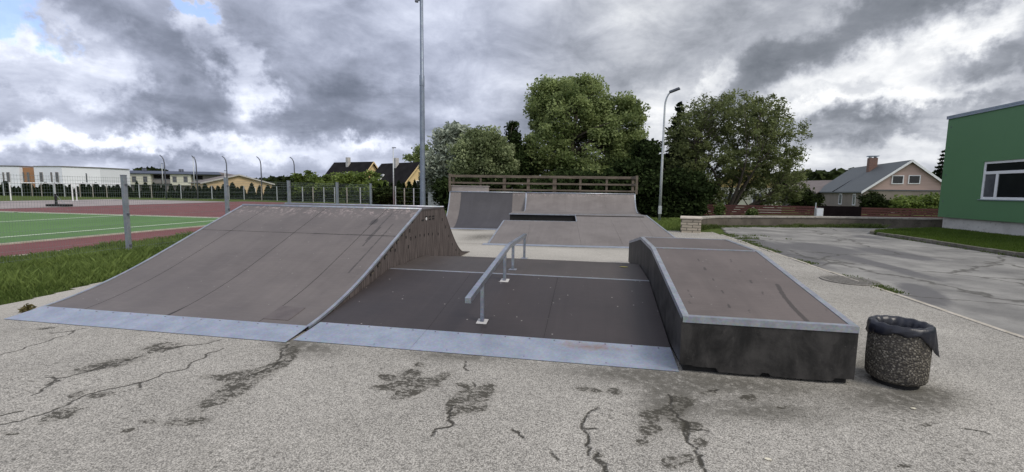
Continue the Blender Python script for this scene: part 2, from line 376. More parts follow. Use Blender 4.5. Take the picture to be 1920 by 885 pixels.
M['glassgrey'] = pm('curtained_window_glass', (.06, .065, .075), (.12, .125, .135), 1.2, .12, 0, spec=.5)
M['limestone'] = mat_brick('limestone_blocks', (.50, .44, .35), (.40, .35, .28), (.05, .045, .035), .34, .11)
M['greycab'] = pm('pale_grey_metal_cabinet', (.50, .51, .52), (.56, .57, .58), 3, .5)
M['graffitiboard'] = pm('pale_grey_board', (.36, .38, .37), (.44, .46, .45), 1.5, .8)
M['greyhouse'] = pm('dark_grey_shed_boards', (.075, .07, .07), (.10, .095, .09), .6, .85)

# ------------------------------------------------------------------ ground and sheets
def gz(x, y):
    a = -.3*sstep((-8.9-x)/6.0); b = -.3*sstep((y-22.2)/3.)
    return np.minimum(a, b)
def spread(*spans):
    out = []
    for a, b, n in spans: out += list(np.linspace(a, b, n, endpoint=False))
    return np.array(out+[spans[-1][1]])
gx = spread((-3000, -400, 8), (-400, -60, 12), (-60, -16, 12), (-16, -8, 40), (-8, 20, 20), (20, 80, 10), (80, 400, 8), (400, 3000, 8))
gy = spread((-3000, -60, 8), (-60, -8, 8), (-8, 20, 40), (20, 28, 20), (28, 90, 16), (90, 500, 10), (500, 3500, 8))
gridmesh('ground', gx, gy, lambda X, Y: gz(X, Y)-.03, M['earth_grass'])

def zpx(ox, oy, s, pts): return [tuple(at(ox+x/s, oy+y/s)[:2]) for x, y in pts]
CR = []
for (ox, oy, s), lst in (((0, 580, 2.9016), [
        [(-200, 300), (0, 250), (130, 215), (300, 155), (400, 125), (470, 100)],
        [(-100, 650), (0, 628), (200, 580), (320, 535), (470, 465), (620, 430), (800, 390), (900, 345), (1050, 285), (1215, 212)],
        [(170, 470), (280, 410), (300, 375), (250, 370)], [(300, 375), (450, 345), (600, 300), (780, 250)],
        [(880, 235), (1000, 195), (1100, 190), (1200, 165)], [(1350, 365), (1490, 310), (1530, 250), (1570, 190)],
        [(0, 580), (120, 555)], [(-50, 120), (120, 60)]]),
        ((640, 600, 3), [[(510, 650), (530, 615), (630, 590), (600, 545), (625, 480)], [(700, 230), (690, 265), (715, 285)],
        [(1450, 495), (1375, 545), (1350, 590), (1385, 640), (1375, 700), (1390, 760)], [(1440, 745), (1420, 780), (1490, 850), (1520, 930)],
        [(960, 615), (1000, 630), (1025, 665)], [(1840, 420), (1890, 530), (1930, 620), (1945, 690)], [(1180, 740), (1220, 790)], [(740, 350), (750, 375)]]),
        ((1280, 600, 3), [[(0, 560), (20, 680), (90, 770), (130, 850), (140, 900)], [(1590, 612), (1660, 622), (1725, 640)], [(200, 390), (150, 400)]])):
    CR += [zpx(ox, oy, s, l) for l in lst]
def jag(pl, k=3):
    rg = np.random.default_rng(len(pl)*7+int(abs(pl[0][0])*100)); q = [np.array(a) for a in pl]
    for it in range(k):
        o_ = [q[0]]
        for a, b in zip(q[:-1], q[1:]):
            d = b-a; o_ += [(a+b)/2+np.array([-d[1], d[0]])*rg.normal()*.13, b]
        q = o_
    return [tuple(a) for a in q]
CR2 = [jag(pl) for pl in CR]
for pl in list(CR2):                        # short side branches
    rg = np.random.default_rng(int(abs(pl[1][1])*1000))
    for _ in range(1 if len(pl) > 20 else 0):
        a = np.array(pl[rg.integers(1, len(pl)-1)]); an = rg.random()*6.28; CR2.append(jag([tuple(a), tuple(a+np.array([math.cos(an), math.sin(an)])*rg.uniform(.06, .22))], 2))
MO = []
for (ox, oy, s), lst in (((0, 580, 2.9016), [  # cx, cy, rx, ry, tilt(dy/dx)
        (340, 570, 130, 32, -.3), (590, 300, 190, 26, -.2), (1250, 450, 170, 55, -.45), (1290, 360, 90, 25, -.2), (1450, 332, 90, 26, -.35), (1030, 612, 110, 18, -.1),
        (880, 203, 110, 25, -.1), (420, 460, 60, 14, -.3), (800, 610, 50, 14, 0), (550, 465, 80, 14, -.15), (1580, 240, 60, 40, -.5), (50, 675, 60, 10, 0), (250, 103, 60, 8, -.1), (690, 660, 50, 12, -.2), (1140, 365, 60, 12, 0)]),
        ((640, 600, 3), [(370, 312, 80, 40, -.3), (290, 383, 140, 16, .05), (420, 375, 70, 34, -.4), (345, 425, 70, 16, -.2), (565, 322, 60, 24, -.4), (250, 322, 55, 18, .2), (780, 410, 100, 50, -.3), (730, 490, 100, 34, 0),
        (690, 415, 40, 16, 0), (620, 505, 26, 50, 0), (440, 248, 26, 12, 0), (1760, 530, 100, 45, 0), (1730, 620, 70, 34, 0), (1390, 392, 80, 18, .1), (1540, 400, 40, 26, 0), (1690, 690, 40, 22, 0), (1880, 480, 40, 70, .3), (680, 365, 40, 12, .2), (530, 370, 30, 10, 0), (1450, 760, 30, 14, 0), (1850, 800, 60, 40, 0)]),
        ((1280, 600, 3), [(50, 600, 80, 34, 0), (100, 690, 50, 28, 0), (370, 440, 60, 24, 0), (20, 460, 60, 30, 0), (150, 410, 60, 14, 0), (560, 490, 40, 10, 0), (1370, 590, 40, 12, 0), (1250, 820, 50, 12, 0), (30, 780, 40, 30, 0)])):
    for cx, cy, rx, ry, k in lst:
        MO.append((at(ox+cx/s, oy+cy/s), at(ox+(cx+rx*1.3)/s, oy+(cy+rx*1.3*k)/s), at(ox+cx/s, oy+(cy+ry*1.35)/s)))
DI = []
for cx, cy, rx, ry in ((590, 652, 70, 18), (860, 668, 110, 11), (1180, 700, 150, 18), (1250, 750, 60, 50), (1380, 722, 200, 22), (1690, 750, 120, 24), (1630, 690, 40, 40), (1740, 737, 60, 14), (1420, 770, 160, 26), (540, 645, 30, 12)):
    DI.append((at(cx, cy), at(cx+rx, cy+rx*.05), at(cx, cy+ry)))
for x, y, rx, ry in ((-2, 8.6, 2.6, .25), (-5.6, 12.9, 1.0, .5), (-4.5, 10.5, .6, 1.2), (.2, 10, 1, .7)):
    DI.append(((x, y), (x+rx, y), (x, y+ry)))
def f_crack(X, Y):
    D = np.full(X.shape, 9.)
    m = (Y < 2.5)
    for pl in CR2: D = np.where(m, np.minimum(D, seg_dist(X, Y, pl)), D)
    return np.minimum(D, 1.)
def f_moss(X, Y): return np.clip(sum(patch(X, Y, *p) for p in MO), 0, 1)
def f_dirt(X, Y): return np.clip(sum(patch(X, Y, *p) for p in DI), 0, 1)
def left_edge(y): return -8.40-.05*np.sin(y*1.7)-.04*np.sin(y*4.1+1)-1.15*sstep((y-.3)/4.5)
cx_ = spread((-9.9, -6.5, 60), (-6.5, 2.2, 560), (2.2, 4.02, 50)); cy_ = spread((-9, -2.0, 12), (-2.0, .75, 210), (.75, 18.2, 60))
gridmesh('court', cx_, cy_, lambda X, Y: 0*X+.0, M['court'], {'crack': f_crack, 'moss': f_moss, 'dirt': f_dirt, 'pale': lambda X, Y: np.clip(np.maximum(sstep((Y-4.5)/3)*(X < 2), .8*sstep((-7.4-X)/.5))*(X < 4), 0, 1)},
         lambda x, y: (x > left_edge(y)) & ((y < 15.2+.1*np.sin(x*3)) | (x < 1.2)))
WALL = [(3.05, 14.66), (3.45, 16.2), (4.2, 17.6), (5.3, 18.7), (6.6, 19.24), (9.3, 20.1), (11.9, 20.7), (14, 21.0), (16.2, 21.28), (19, 21.6), (26, 22.2)]
WX, WY = np.array(WALL).T
def lawn_top(x): return np.interp(x, [10.3, 10.45, 10.9, 12, 13.5, 15.4, 27], [15.6, 16.4, 17.2, 18.2, 19.2, 20.1, 20.3])
def lawn_in(x, y): return (x > 10.42) & (y < lawn_top(x))
RP = []
for cx, cy, rx, ry, k in ((780, 215, 260, 55, .1), (950, 160, 220, 35, .15), (1300, 185, 260, 22, .17), (1280, 250, 330, 16, .24), (1430, 370, 170, 60, .3), (700, 150, 120, 25, .1), (1180, 110, 120, 8, .1), (620, 120, 70, 8, .1)):
    s = 2.459; RP.append((at(1150+cx/s, 400+cy/s), at(1150+(cx+rx)/s, 400+(cy+rx*k)/s), at(1150+cx/s, 400+(cy+ry)/s)))
gridmesh('road', spread((4.1, 26, 150)), spread((-12, 24, 180)), lambda X, Y: 0*X-.004, M['road'],
         {'patch': lambda X, Y: np.clip(sum(patch(X, Y, *p) for p in RP), 0, 1)},
         lambda x, y: (y < np.interp(x, WX, WY)-.35) & (y < 13.0+(x-4.1)*5) & ~lawn_in(x, y))
gridmesh('lawn', spread((10.54, 15.3, 24)), spread((-12, 20.6, 80)), lambda X, Y: 0*X+.08+.02*np.sin(X*2+Y), M['lawn_base'], None, lambda x, y: lawn_in(x-.1, y+.1))
# kerbs
kb = MB()
Y0 = -12.
while Y0 < 13.2:
    L = 1.0; kb.box(4.02, 4.095, Y0+.006, Y0+L-.006, -.1, .012+.006*math.sin(Y0*3)); Y0 += L
tag(kb.build('kerb', M['kerb'], bevel=.006), kind='structure')
kb = MB(); Y0 = -12.
while Y0 < 15.6:
    kb.box(10.40, 10.53, Y0+.008, Y0+.992, -.1, .115+.01*math.sin(Y0*5)); Y0 += 1.
xs_ = [10.465, 10.55, 10.95, 12, 13.5, 15.2]; pts = [(x, float(lawn_top(x))) for x in xs_]
for a, b in zip(pts[:-1], pts[1:]): kb.beam((*a, .01), (*b, .01), .13, .2)
tag(kb.build('lawn_kerb', M['lawnkerb'], bevel=.01), kind='structure')
# sports field
zf = -.3
def sheet(name, x0, x1, y0, y1, z, mat, nx=2, ny=2): return gridmesh(name, np.linspace(x0, x1, nx), np.linspace(y0, y1, ny), lambda X, Y: 0*X+z, mat)
sheet('running_track', -44, -15.55, -40, 44.8, zf-.018, M['track'])
sheet('gravel_yard', -62, -44.02, -40, 43.5, zf-.018, M['grey_yard'])
sheet('turf_pitch', -120, -18.85, -40, 18.95, zf-.008, M['pitch'])
ln = MB()
def gl(x0, x1, y0, y1): ln.add([(x0, y0, zf), (x1, y0, zf), (x1, y1, zf), (x0, y1, zf)], [(0, 1, 2, 3)])
gl(-21.25, -21.1, -40, 18.6); gl(-29.4, -29.25, -40, 18.6); gl(-120, -21.1, 18.62, 18.78)
tag(ln.build('pitch_lines', M['line']), kind='structure')
kk = MB().box(-18.83, -18.7, -40, 19.1, -.4, zf+.03).box(-110, -18.84, 18.97, 19.1, -.4, zf+.02)
tag(kk.build('pitch_kerb', M['kerb']), kind='structure')
tag(MB().box(-15.55, -15.47, -40, 45, -.45, zf+.03).build('track_kerb', M['kerb']), kind='structure')

# ------------------------------------------------------------------ vegetation helpers
def leaf_quads(C, size, tint, tall=1.5, up=0.):
    """one bent leaf-clump quad per centre"""
    n = len(C); a = RNG.normal(size=(n, 3)); a[:, 2] = a[:, 2]*.7+up; a /= np.linalg.norm(a, axis=1, keepdims=True)+1e-9
    b = RNG.normal(size=(n, 3)); b -= a*(a*b).sum(1, keepdims=True); b /= np.linalg.norm(b, axis=1, keepdims=True)+1e-9
    s = (size*RNG.uniform(.6, 1.35, n))[:, None]; a = a*s*tall*.5; b = b*s*.5
    V = np.stack([C-a, C+b*.9-a*.1, C+a, C-b*.9-a*.1], 1).reshape(-1, 3)
    return V, np.arange(4*n).reshape(n, 4), tint
def limb(mb, a, b, r0_, r1_, sag=.12, n=5, seg=5):
    a, b = np.asarray(a), np.asarray(b); L = np.linalg.norm(b-a); off = RNG.normal(size=3)*L*.06
    pts = []; rr = []
    for i in range(seg+1):
        t = i/seg; p = a+(b-a)*t + off*math.sin(math.pi*t) + np.array([0, 0, L*sag])*math.sin(math.pi*t)*.6
        pts.append(p); rr.append(r0_+(r1_-r0_)*t)
    mb.tube(pts, rr, n)
    return pts
def lobes_px(d, lst, depth=1.0):
    out = []
    for px, py, rx, ry, *dd in lst:
        dl = d+(dd[0] if dd else 0); c = P(px, py, dl); out.append((c, rx*dl/F, ry*dl/F, depth*(rx+ry)/2*dl/F))
    return out
def crown_points(lobes, nc, shell=.55):
    vols = np.array([l[1]*l[2]*l[3] for l in lobes])**.75; pr = vols/vols.sum(); C = []
    for i in RNG.choice(len(lobes), nc, p=pr):
        c, rx, rz, ry = lobes[i]; d = RNG.normal(size=3); d /= np.linalg.norm(d)
        rad = shell+(1-shell)*RNG.random()**.6; rad *= 1+.05*np.clip(RNG.normal(), -1.5, 1.5)
        C.append(np.asarray(c)+d[0]*rx*rad*r0+d[1]*ry*rad*f0+np.array([0, 0, d[2]*rz*rad]))
    return np.array(C)
def tree(name, label, cat, base, lobes, nc, per, size, cr, mat, trunk_r, stems=1, spread_=.0, limbs=60, group=None, shell=.55, tall=1.5, fork=.35, up=0., vis=1.):
    base = np.asarray(base, float); rt = thing(name, base, label, cat, group)
    C = crown_points(lobes, nc, shell); C = C[C[:, 2] > base[2]+.25]
    top = max(l[0][2]+l[2] for l in lobes); H = top-base[2]
    N = len(C)*per; idx = np.repeat(np.arange(len(C)), per)
    crs = cr*RNG.uniform(.55, 1.3, len(C)); off = np.clip(RNG.normal(size=(N, 3)), -1.7, 1.7)*np.array([1, 1, .7])*.55
    L = C[idx]+off*crs[idx][:, None]; L = L[L[:, 2] > base[2]+.1]; idx = idx[:len(L)]
    ct = RNG.uniform(.0, .75, len(C)); tint = np.clip(ct[idx % len(C)]+RNG.normal(size=len(L))*.22, 0, 1)
    V, Fq, tn = leaf_quads(L, size, tint, tall, up)
    mb = MB(); tops = []
    for s in range(stems):
        a = 2*math.pi*(s+.3*RNG.random())/max(stems, 1); k = spread_*H*RNG.uniform(.6, 1.1) if stems > 1 else 0
        b0 = base+np.array([math.cos(a), math.sin(a), 0])*trunk_r*(1.2 if stems > 1 else 0)
        if stems > 1:
            tgt = C[np.argmax(C@np.array([math.cos(a), math.sin(a), .25*RNG.random()]))]
            e = b0+(tgt-b0)*RNG.uniform(.55, .85)
        else: e = base+np.array([RNG.normal()*.15, RNG.normal()*.15, H*.82])
        pts = limb(mb, b0-np.array([0, 0, .15]), e, trunk_r*RNG.uniform(.75, 1.1), trunk_r*.22, .1, 8, 8); tops.append(np.array(pts))
    A = np.concatenate(tops); tr = np.concatenate([np.linspace(trunk_r, trunk_r*.25, len(t_)) for t_ in tops])
    for c in C[RNG.permutation(len(C))[:limbs]]:
        ok = np.where(A[:, 2] < c[2]-.15*H*fork)[0]
        if len(ok) == 0: ok = np.arange(min(4, len(A)))
        j = ok[np.argmin(np.linalg.norm(A[ok]-c, axis=1))]
        limb(mb, A[j], c, max(.02, tr[j]*.42)*vis, .012*vis, .12, 5, 4)
    mb.build('trunk', M['bark'], rt, smooth=True, recalc=False)
    npmesh('crown', V, Fq, mat, base, {'tint': ('FACE', tn)}, rt)
    return rt
def spruce(name, label, base, H, rad, mat, tiers=22, group=None, skirt=.06, per=60, size=.22):
    base = np.asarray(base, float); rt = thing(name, base, label, 'conifer', group); C = []; tint = []
    for i in range(tiers):
        t = i/(tiers-1); z = H*(skirt+(1-skirt)*t**.9); r = rad*(1-t)**.85*(1+.18*RNG.normal())+.05
        for k in range(max(4, int(11*(1-t)+3))):
            a = RNG.random()*6.28; rr = r*RNG.uniform(.75, 1.1)
            n = int(per*(.25+.75*(1-t))); s = RNG.random(n)**.8
            p = np.stack([np.cos(a)*rr*s, np.sin(a)*rr*s, z-.32*rr*s**1.4+.10*rr*s**4], 1)+RNG.normal(size=(n, 3))*np.array([.09, .09, .05])*(.5+rr*.35)
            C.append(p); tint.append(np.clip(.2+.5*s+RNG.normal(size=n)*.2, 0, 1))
    C = np.concatenate(C)+base; V, Fq, tn = leaf_quads(C, size, np.concatenate(tint), 2.0)
    MB().tube([base-(0, 0, .2), base+(0, 0, H*.98)], [rad*.09+.05, .02], 7).build('trunk', M['bark'], rt, recalc=False)
    npmesh('crown', V, Fq, mat, base, {'tint': ('FACE', tn)}, rt); return rt
def blades(name, X, Y, Z, h, w, mat, lean=.5, tintb=None):
    n = len(X); a = RNG.random(n)*6.28; b = RNG.random(n)*6.28; h = h*RNG.uniform(.5, 1.3, n); l = lean*h*RNG.random(n)
    dx, dy = np.cos(a)*w*.5, np.sin(a)*w*.5; lx, ly = np.cos(b)*l, np.sin(b)*l
    p = lambda x, y, z: np.stack([x, y, z], -1)
    V = np.stack([p(X-dx, Y-dy, Z-.02), p(X+dx, Y+dy, Z-.02), p(X+dx*.7+lx*.4, Y+dy*.7+ly*.4, Z+h*.6), p(X+lx, Y+ly, Z+h)], 1).reshape(-1, 3)
    tint = np.clip((tintb if tintb is not None else .4)+RNG.normal(size=n)*.22, 0, 1)
    o = npmesh(name, V, np.arange(4*n).reshape(n, 4), mat, attrs={'tint': ('FACE', tint)}); o['kind'] = 'stuff'; return o
def vnoise(x, y, s, seed=0):
    r = np.random.default_rng(seed); G = r.random((64, 64)); x = x*s; y = y*s
    i, j = np.floor(x).astype(int), np.floor(y).astype(int); u, v = sstep(x-i), sstep(y-j)
    g = lambda a, b: G[a % 64, b % 64]
    return (g(i, j)*(1-u)+g(i+1, j)*u)*(1-v)+(g(i, j+1)*(1-u)+g(i+1, j+1)*u)*v

# long grass strip between court and track
n = 150000; X = RNG.uniform(-15.45, -8.35, n); Y = RNG.uniform(-2.5, 20, n)**1.0
keep = (X < left_edge(Y)-.02-.12*vnoise(X, Y, 3, 5)) & (RNG.random(n) < np.clip(1.2-.045*np.maximum(Y-1, 0), .4, 1))
X, Y = X[keep], Y[keep]; vn = vnoise(X, Y, .9, 1)*.6+vnoise(X, Y, 2.6, 2)*.4
blades('grass_strip', X, Y, gz(X, Y)-.03, .08+.24*vn**1.5*np.clip((left_edge(Y)-X)/.9, .2, 1), .013, M['grass'], .9, .12+.75*vnoise(X, Y, 1.4, 3)*vn+.18*vnoise(X, Y, 5, 9))
n = 90000; X = RNG.uniform(10.55, 15.2, n); Y = RNG.uniform(4, 20.3, n); k = lawn_in(X-.08, Y+.08); X, Y = X[k], Y[k]
blades('lawn_grass', X, Y, 0*X+.09, .05+.03*vnoise(X, Y, 2, 4), .014, M['lawn'], .7, .2+.6*vnoise(X, Y, .8, 6))
n = 30000; X = RNG.uniform(1.2, 4.9, n); Y = RNG.uniform(15.15, 22, n); k = (X < np.interp(Y, WY, WX)-.1) | (Y < 14); X, Y = X[k], Y[k]
vn = vnoise(X, Y, 1.1, 8); blades('verge_grass', X, Y, gz(X, Y)-.03, .06+.30*vn**2*np.clip((Y-15.3)/2, 0, 1), .018, M['grass'], .8, .3+.6*vn)
# weeds along the retaining wall foot, kerb and court edge
wx, wy, wh = [], [], []
for _ in range(900):
    x = RNG.uniform(3.6, 16.5); y = np.interp(x, WX, WY)-.32-abs(RNG.normal())*.20
    cl = vnoise(np.array([x]), np.array([0.]), .9, 12)[0]
    if RNG.random() < (.25+.75*cl) and (x < 13): 
        m_ = 22; wx += list(x+RNG.normal(size=m_)*.07); wy += list(y+RNG.normal(size=m_)*.05); wh += [(.07+.22*cl*RNG.random())]*m_
for _ in range(260):
    y = RNG.uniform(4, 14.2); x = 4.13+abs(RNG.normal())*(.06+.55*sstep((y-10.5)/3)); m_ = 14
    if vnoise(np.array([0.]), np.array([y]), 1.3, 14)[0] > .35+.25*(y < 10):
        wx += list(x+RNG.normal(size=m_)*.06); wy += list(y+RNG.normal(size=m_)*.08); wh += [.015+(.02+.04*sstep((y-10)/3))*RNG.random()]*m_
for _ in range(60):
    y = RNG.uniform(4, 15.5); wx += list(10.36+RNG.normal(size=10)*.04); wy += list(y+RNG.normal(size=10)*.08); wh += [.03+.05*RNG.random()]*10
wx, wy, wh = map(np.array, (wx, wy, wh)); blades('weeds', wx, wy, 0*wx, wh, .022, M['weed'], 1.1, .5)

# ------------------------------------------------------------------ skate ramps
def prof_sheet(mb, prof, x0, x1, th=.014):   # prof [(Y,z)..] swept in X, thickness below
    n = len(prof); vs = []
    for x in (x0, x1):
        for y, z in prof: vs.append((x, y, z))
    for x in (x0, x1):
        for y, z in prof: vs.append((x, y, z-th))
    fs = [(i, i+1, n+i+1, n+i) for i in range(n-1)]+[(2*n+i, 3*n+i, 3*n+i+1, 2*n+i+1) for i in range(n-1)]
    fs += [(0, n, 3*n, 2*n), (n-1, 3*n-1, 4*n-1, 2*n-1)]+[(i, 2*n+i, 2*n+i+1, i+1) for i in range(n-1)]+[(n+i, n+i+1, 3*n+i+1, 3*n+i) for i in range(n-1)]
    mb.add(vs, fs)
def resample(pr, y0, y1, n):
    ys = np.linspace(y0, y1, n); return [(float(y), float(np.interp(y, pr[:, 0], pr[:, 1]))) for y in ys]
def smooth_prof(pts, n=60):
    pts = np.array(pts); ys = np.linspace(pts[0, 0], pts[-1, 0], n); zs = np.interp(ys, pts[:, 0], pts[:, 1])
    for _ in range(12): zs[1:-1] = (zs[:-2]+2*zs[1:-1]+zs[2:])/4
    return np.stack([ys, zs], 1)
def stained(o, fn):
    me = o.data; n = len(me.vertices); co = np.empty(n*3, np.float32); me.vertices.foreach_get('co', co); co = co.reshape(-1, 3)+np.array(root_loc(o), np.float32)
    a = me.attributes.new('stain', 'FLOAT', 'POINT'); a.data.foreach_set('value', np.asarray(fn(co), np.float32))
def surf_grid(name, prof, x0, x1, mat, parent, fn=None, nx=40, lift=0.):
    """finely divided top skin so that stains can follow it"""
    xs = np.linspace(x0, x1, nx); p = np.array(prof); V = np.array([(x, y, z+lift) for y, z in p for x in xs]); ny = len(p)
    i, j = np.meshgrid(np.arange(nx-1), np.arange(ny-1)); a = (j*nx+i).ravel(); Fq = np.stack([a, a+1, a+nx+1, a+nx], -1)
    at_ = {'stain': ('POINT', fn(V))} if fn is not None else None
    return npmesh(name, V, Fq, mat, root_loc(parent), at_, parent, True)

# --- big double-sided quarter ramp on the left
XL, XR = -7.59, -3.885
qp = smooth_prof([(.29, .052), (.5, .082), (.75, .14), (1.1, .235), (1.5, .37), (1.9, .53), (2.3, .69), (2.64, .83), (3.62, 1.222)])
qb = smooth_prof([(4.87, 1.222), (5.04, 1.02), (5.33, .72), (5.69, .40), (6.0, .20), (6.25, .095), (6.55, .035), (6.9, .012)])
qr = thing('quarter_pipe', ((XL+XR)/2, 3.4, 0), 'large brown grey plywood quarter ramp with wide sloping face and blue grey steel toe plate', 'skate ramp')
stl = [(-4.35, 2.1, 3.35), (-4.18, 2.2, 3.1)]
def q_stain(V):
    s = np.zeros(len(V))
    for x, y0, y1 in ((-4.36, 2.45, 3.45), (-4.16, 1.6, 3.05), (-5.76, .3, .56), (-5.755, .3, .5), (-4.33, 2.3, 2.95)):
        s = np.maximum(s, .7*np.exp(-((V[:, 0]-x)/.022)**2)*((V[:, 1] > y0) & (V[:, 1] < y1)))
    s = np.maximum(s, 1.1*patch(V[:, 0], V[:, 1], (-4.54, 3.1), (-4.47, 3.1), (-4.54, 3.24))); s = np.maximum(s, 1.1*patch(V[:, 0], V[:, 1], (-5.76, .36), (-5.73, .36), (-5.76, .52)))
    return np.maximum(s, .62*np.exp(-((V[:, 1]-2.64)/.014)**2)*(.5+.5*(V[:, 0] > -5.4)))
seams = [XL, -6.98, -5.76, -4.54, XR]
core = MB()
for a, b in zip(seams[:-1], seams[1:]):
    for y0, y1 in ((.29, 2.636), (2.644, 3.62)):
        xs0, xs1 = a+.004*(a != XL), b-.004*(b != XR)
        o = surf_grid('riding_sheet', resample(qp, y0, y1, 60 if y1 < 3 else 26), xs0, xs1, M['ply_quarter'], qr, q_stain, 46)
poly = [(XL+.02, y, z-.012) for y, z in qp]+[(XL+.02, y, z-.012) for y, z in qb]
MB().extrude(poly+[(XL+.02, 6.9, .001), (XL+.02, .29, .001)], (XR-XL-.05, 0, 0)).build('core', M['black'], qr)
MB().box(XL, XR, 3.625, 4.865, 1.19, 1.222).build('deck', M['ply_deck'], qr)
o = MB(); prof_sheet(o, [tuple(p) for p in qb], XL, XR); o.build('rear_sheet', M['ply_deck'], qr, smooth=True)
# side panels
def side_poly(x): return [(x, y, z-.004) for y, z in qp]+[(x, y, z-.004) for y, z in qb]+[(x, 6.9, .001), (x, .29, .001)]
MB().extrude(side_poly(XR-.028), (.024, 0, 0)).build('side_panel', M['side'], qr)
MB().extrude(side_poly(XL-.0), (.018, 0, 0)).build('side_panel', M['side'], qr)
# steel edge strips along both sides and on the deck edge
for x in (XR-.02, XL-.004):
    e = MB(); prof_sheet(e, [(y, z+.009) for y, z in qp], x-.012, x+.03, .03); e.build('edge_strip', M['galv_trim'], qr, smooth=False)
MB().tube([(XL, 3.63, 1.226), (XR+.01, 3.63, 1.226)], .024, 10).build('coping', M['galv_trim'], qr, smooth=True)
MB().tube([(XL, 4.86, 1.222), (XR, 4.86, 1.222)], .024, 10).build('coping', M['galv_trim'], qr, smooth=True)
# toe plates (two sheets)
def plate(x0, x1, y0, y1, z1, parent, fn=None):
    V = []; nx, ny = 40, 5
    for j in range(ny):
        t = j/(ny-1)
        for i in range(nx): V.append((x0+(x1-x0)*i/(nx-1), y0+(y1-y0)*t, .006+(z1-.006)*t**1.15))
    V = np.array(V); W = V.copy(); W[:, 2] -= .005
    i, j = np.meshgrid(np.arange(nx-1), np.arange(ny-1)); a = (j*nx+i).ravel(); Fq = np.stack([a, a+1, a+nx+1, a+nx], -1)
    o = npmesh('toe_plate', V, Fq, M['galv'], root_loc(parent), {'stain': ('POINT', fn(V) if fn else np.zeros(len(V)))}, parent, True)
    s = o.modifiers.new('thick', 'SOLIDIFY'); s.thickness = .004; s.offset = -1; s.use_rim = False; return o
plate(XL-.01, -5.24, -.085, .30, .062, qr); plate(-5.236, XR-.005, -.085, .30, .062, qr)
MB().add([(-4.42, .42, .08), (-4.15, .42, .08), (-4.15, .80, .168), (-4.42, .80, .168)], [(0, 1, 2, 3)])
pt = MB(); prof_sheet(pt, [(y, z+.005) for y, z in resample(qp, .40, .72, 8)], -4.55, -4.22, .008); pt.build('repair_patch', pm('dark_repair_ply', (.085, .07, .07), (.115, .098, .095), 6, .6), qr)
# holes, plug and screws of the right side panel
def on_side(px, py): p = onX(px, py, XR); return p[1], p[2]
for x, y in ((785, 253), (823, 214), (863, 212), (863, 242), (900, 209), (900, 236)):
    yy, zz = on_side(660+x/5.9, 370+y/5.9); MB().box(XR-.006, XR+.0015, yy-.055, yy+.055, zz-.013, zz+.013).build('hole', M['black'], qr)
yy, zz = on_side(660+823/5.9, 370+237/5.9); MB().tube([(XR-.006, yy, zz), (XR+.003, yy, zz)], .03, 10).build('plug', M['white'], qr)
for x, y in ((680, 262), (562, 403), (505, 488), (438, 572), (372, 655), (298, 742), (222, 838)):
    yy, zz = on_side(660+x/5.9, 370+y/5.9); o = MB().obox((XR, yy, zz), (.002, 0, 0), (0, .05, .021), (0, -.008, .018)).build('slot', M['black'], qr)
    MB().obox((XR+.002, yy+.012, zz-.004), (.001, 0, 0), (0, .03, .012), (0, -.004, .009)).build('slot_lip', M['wood'], o)
for x, y in ((600, 440), (652, 450), (704, 438), (754, 420), (802, 415), (848, 405), (893, 400), (955, 402), (625, 540), (480, 582), (1035, 322), (1072, 425), (1110, 515), (1150, 580), (1185, 622), (640, 360), (1000, 240)):
    yy, zz = on_side(660+x/5.9, 370+y/5.9); MB().box(XR-.006, XR+.001, yy-.014, yy+.014, zz-.05*RNG.uniform(.4, 1.2), zz+.02).build('screw', M['black'], qr)

# --- low dark bank with tabletop in the middle
W = 3.867; bx0, bx1 = -W, -.012
bk = thing('bank_ramp', (-2, 3, 0), 'dark low plywood bank and tabletop between the quarter ramp and the ledge box', 'skate ramp')
bp = [(y, .058+(.363-.058)*(y-.46)/(2.27-.46)) for y in np.linspace(.46, 2.27, 60)]
def b_stain(V):
    s = .38*np.exp(-((V[:, 0]+1.42)/.05)**2)*0
    return s + .5*patch(V[:, 0], V[:, 1], (-2.0, .75), (-1.8, .75), (-2.0, 1.15))
for a, b in ((bx0, -2.566), (-2.563, -1.281), (-1.278, bx1)): surf_grid('riding_sheet', bp, a, b, M['ply_bank'], bk, b_stain, 40)
def flat(x0, x1, y0, y1, z): return [(y, z) for y in np.linspace(y0, y1, 24)]
surf_grid('tabletop', flat(0, 0, 2.335, 3.70, .363), bx0, bx1, M['ply_deck'], bk, None, 40)
bdn = MB(); prof_sheet(bdn, [(3.705, .363), (6.05, .012)], bx0, bx1); bdn.build('rear_sheet', M['ply_deck'], bk)
MB().extrude([(bx0+.002, .3, .001), (bx0+.002, .46, .045), (bx0+.002, 2.3, .349), (bx0+.002, 3.7, .349), (bx0+.002, 6.0, .004), (bx0+.002, 6.0, .001)], (bx1-bx0-.004, 0, 0)).build('core', M['black'], bk)
MB().box(bx0, bx1, 2.27, 2.332, .355, .3665).build('crest_strip', M['galv_trim'], bk)
def rustf(V): return .55*patch(V[:, 0], V[:, 1], (-.75, .36), (-.1, .36), (-.75, .52))+.15*patch(V[:, 0], V[:, 1], (-1.9, .4), (-1.2, .4), (-1.9, .5))
plate(bx0+.012, -2.572, -.01, .462, .060, bk, rustf); plate(-2.568, bx1, -.01, .462, .060, bk, rustf)

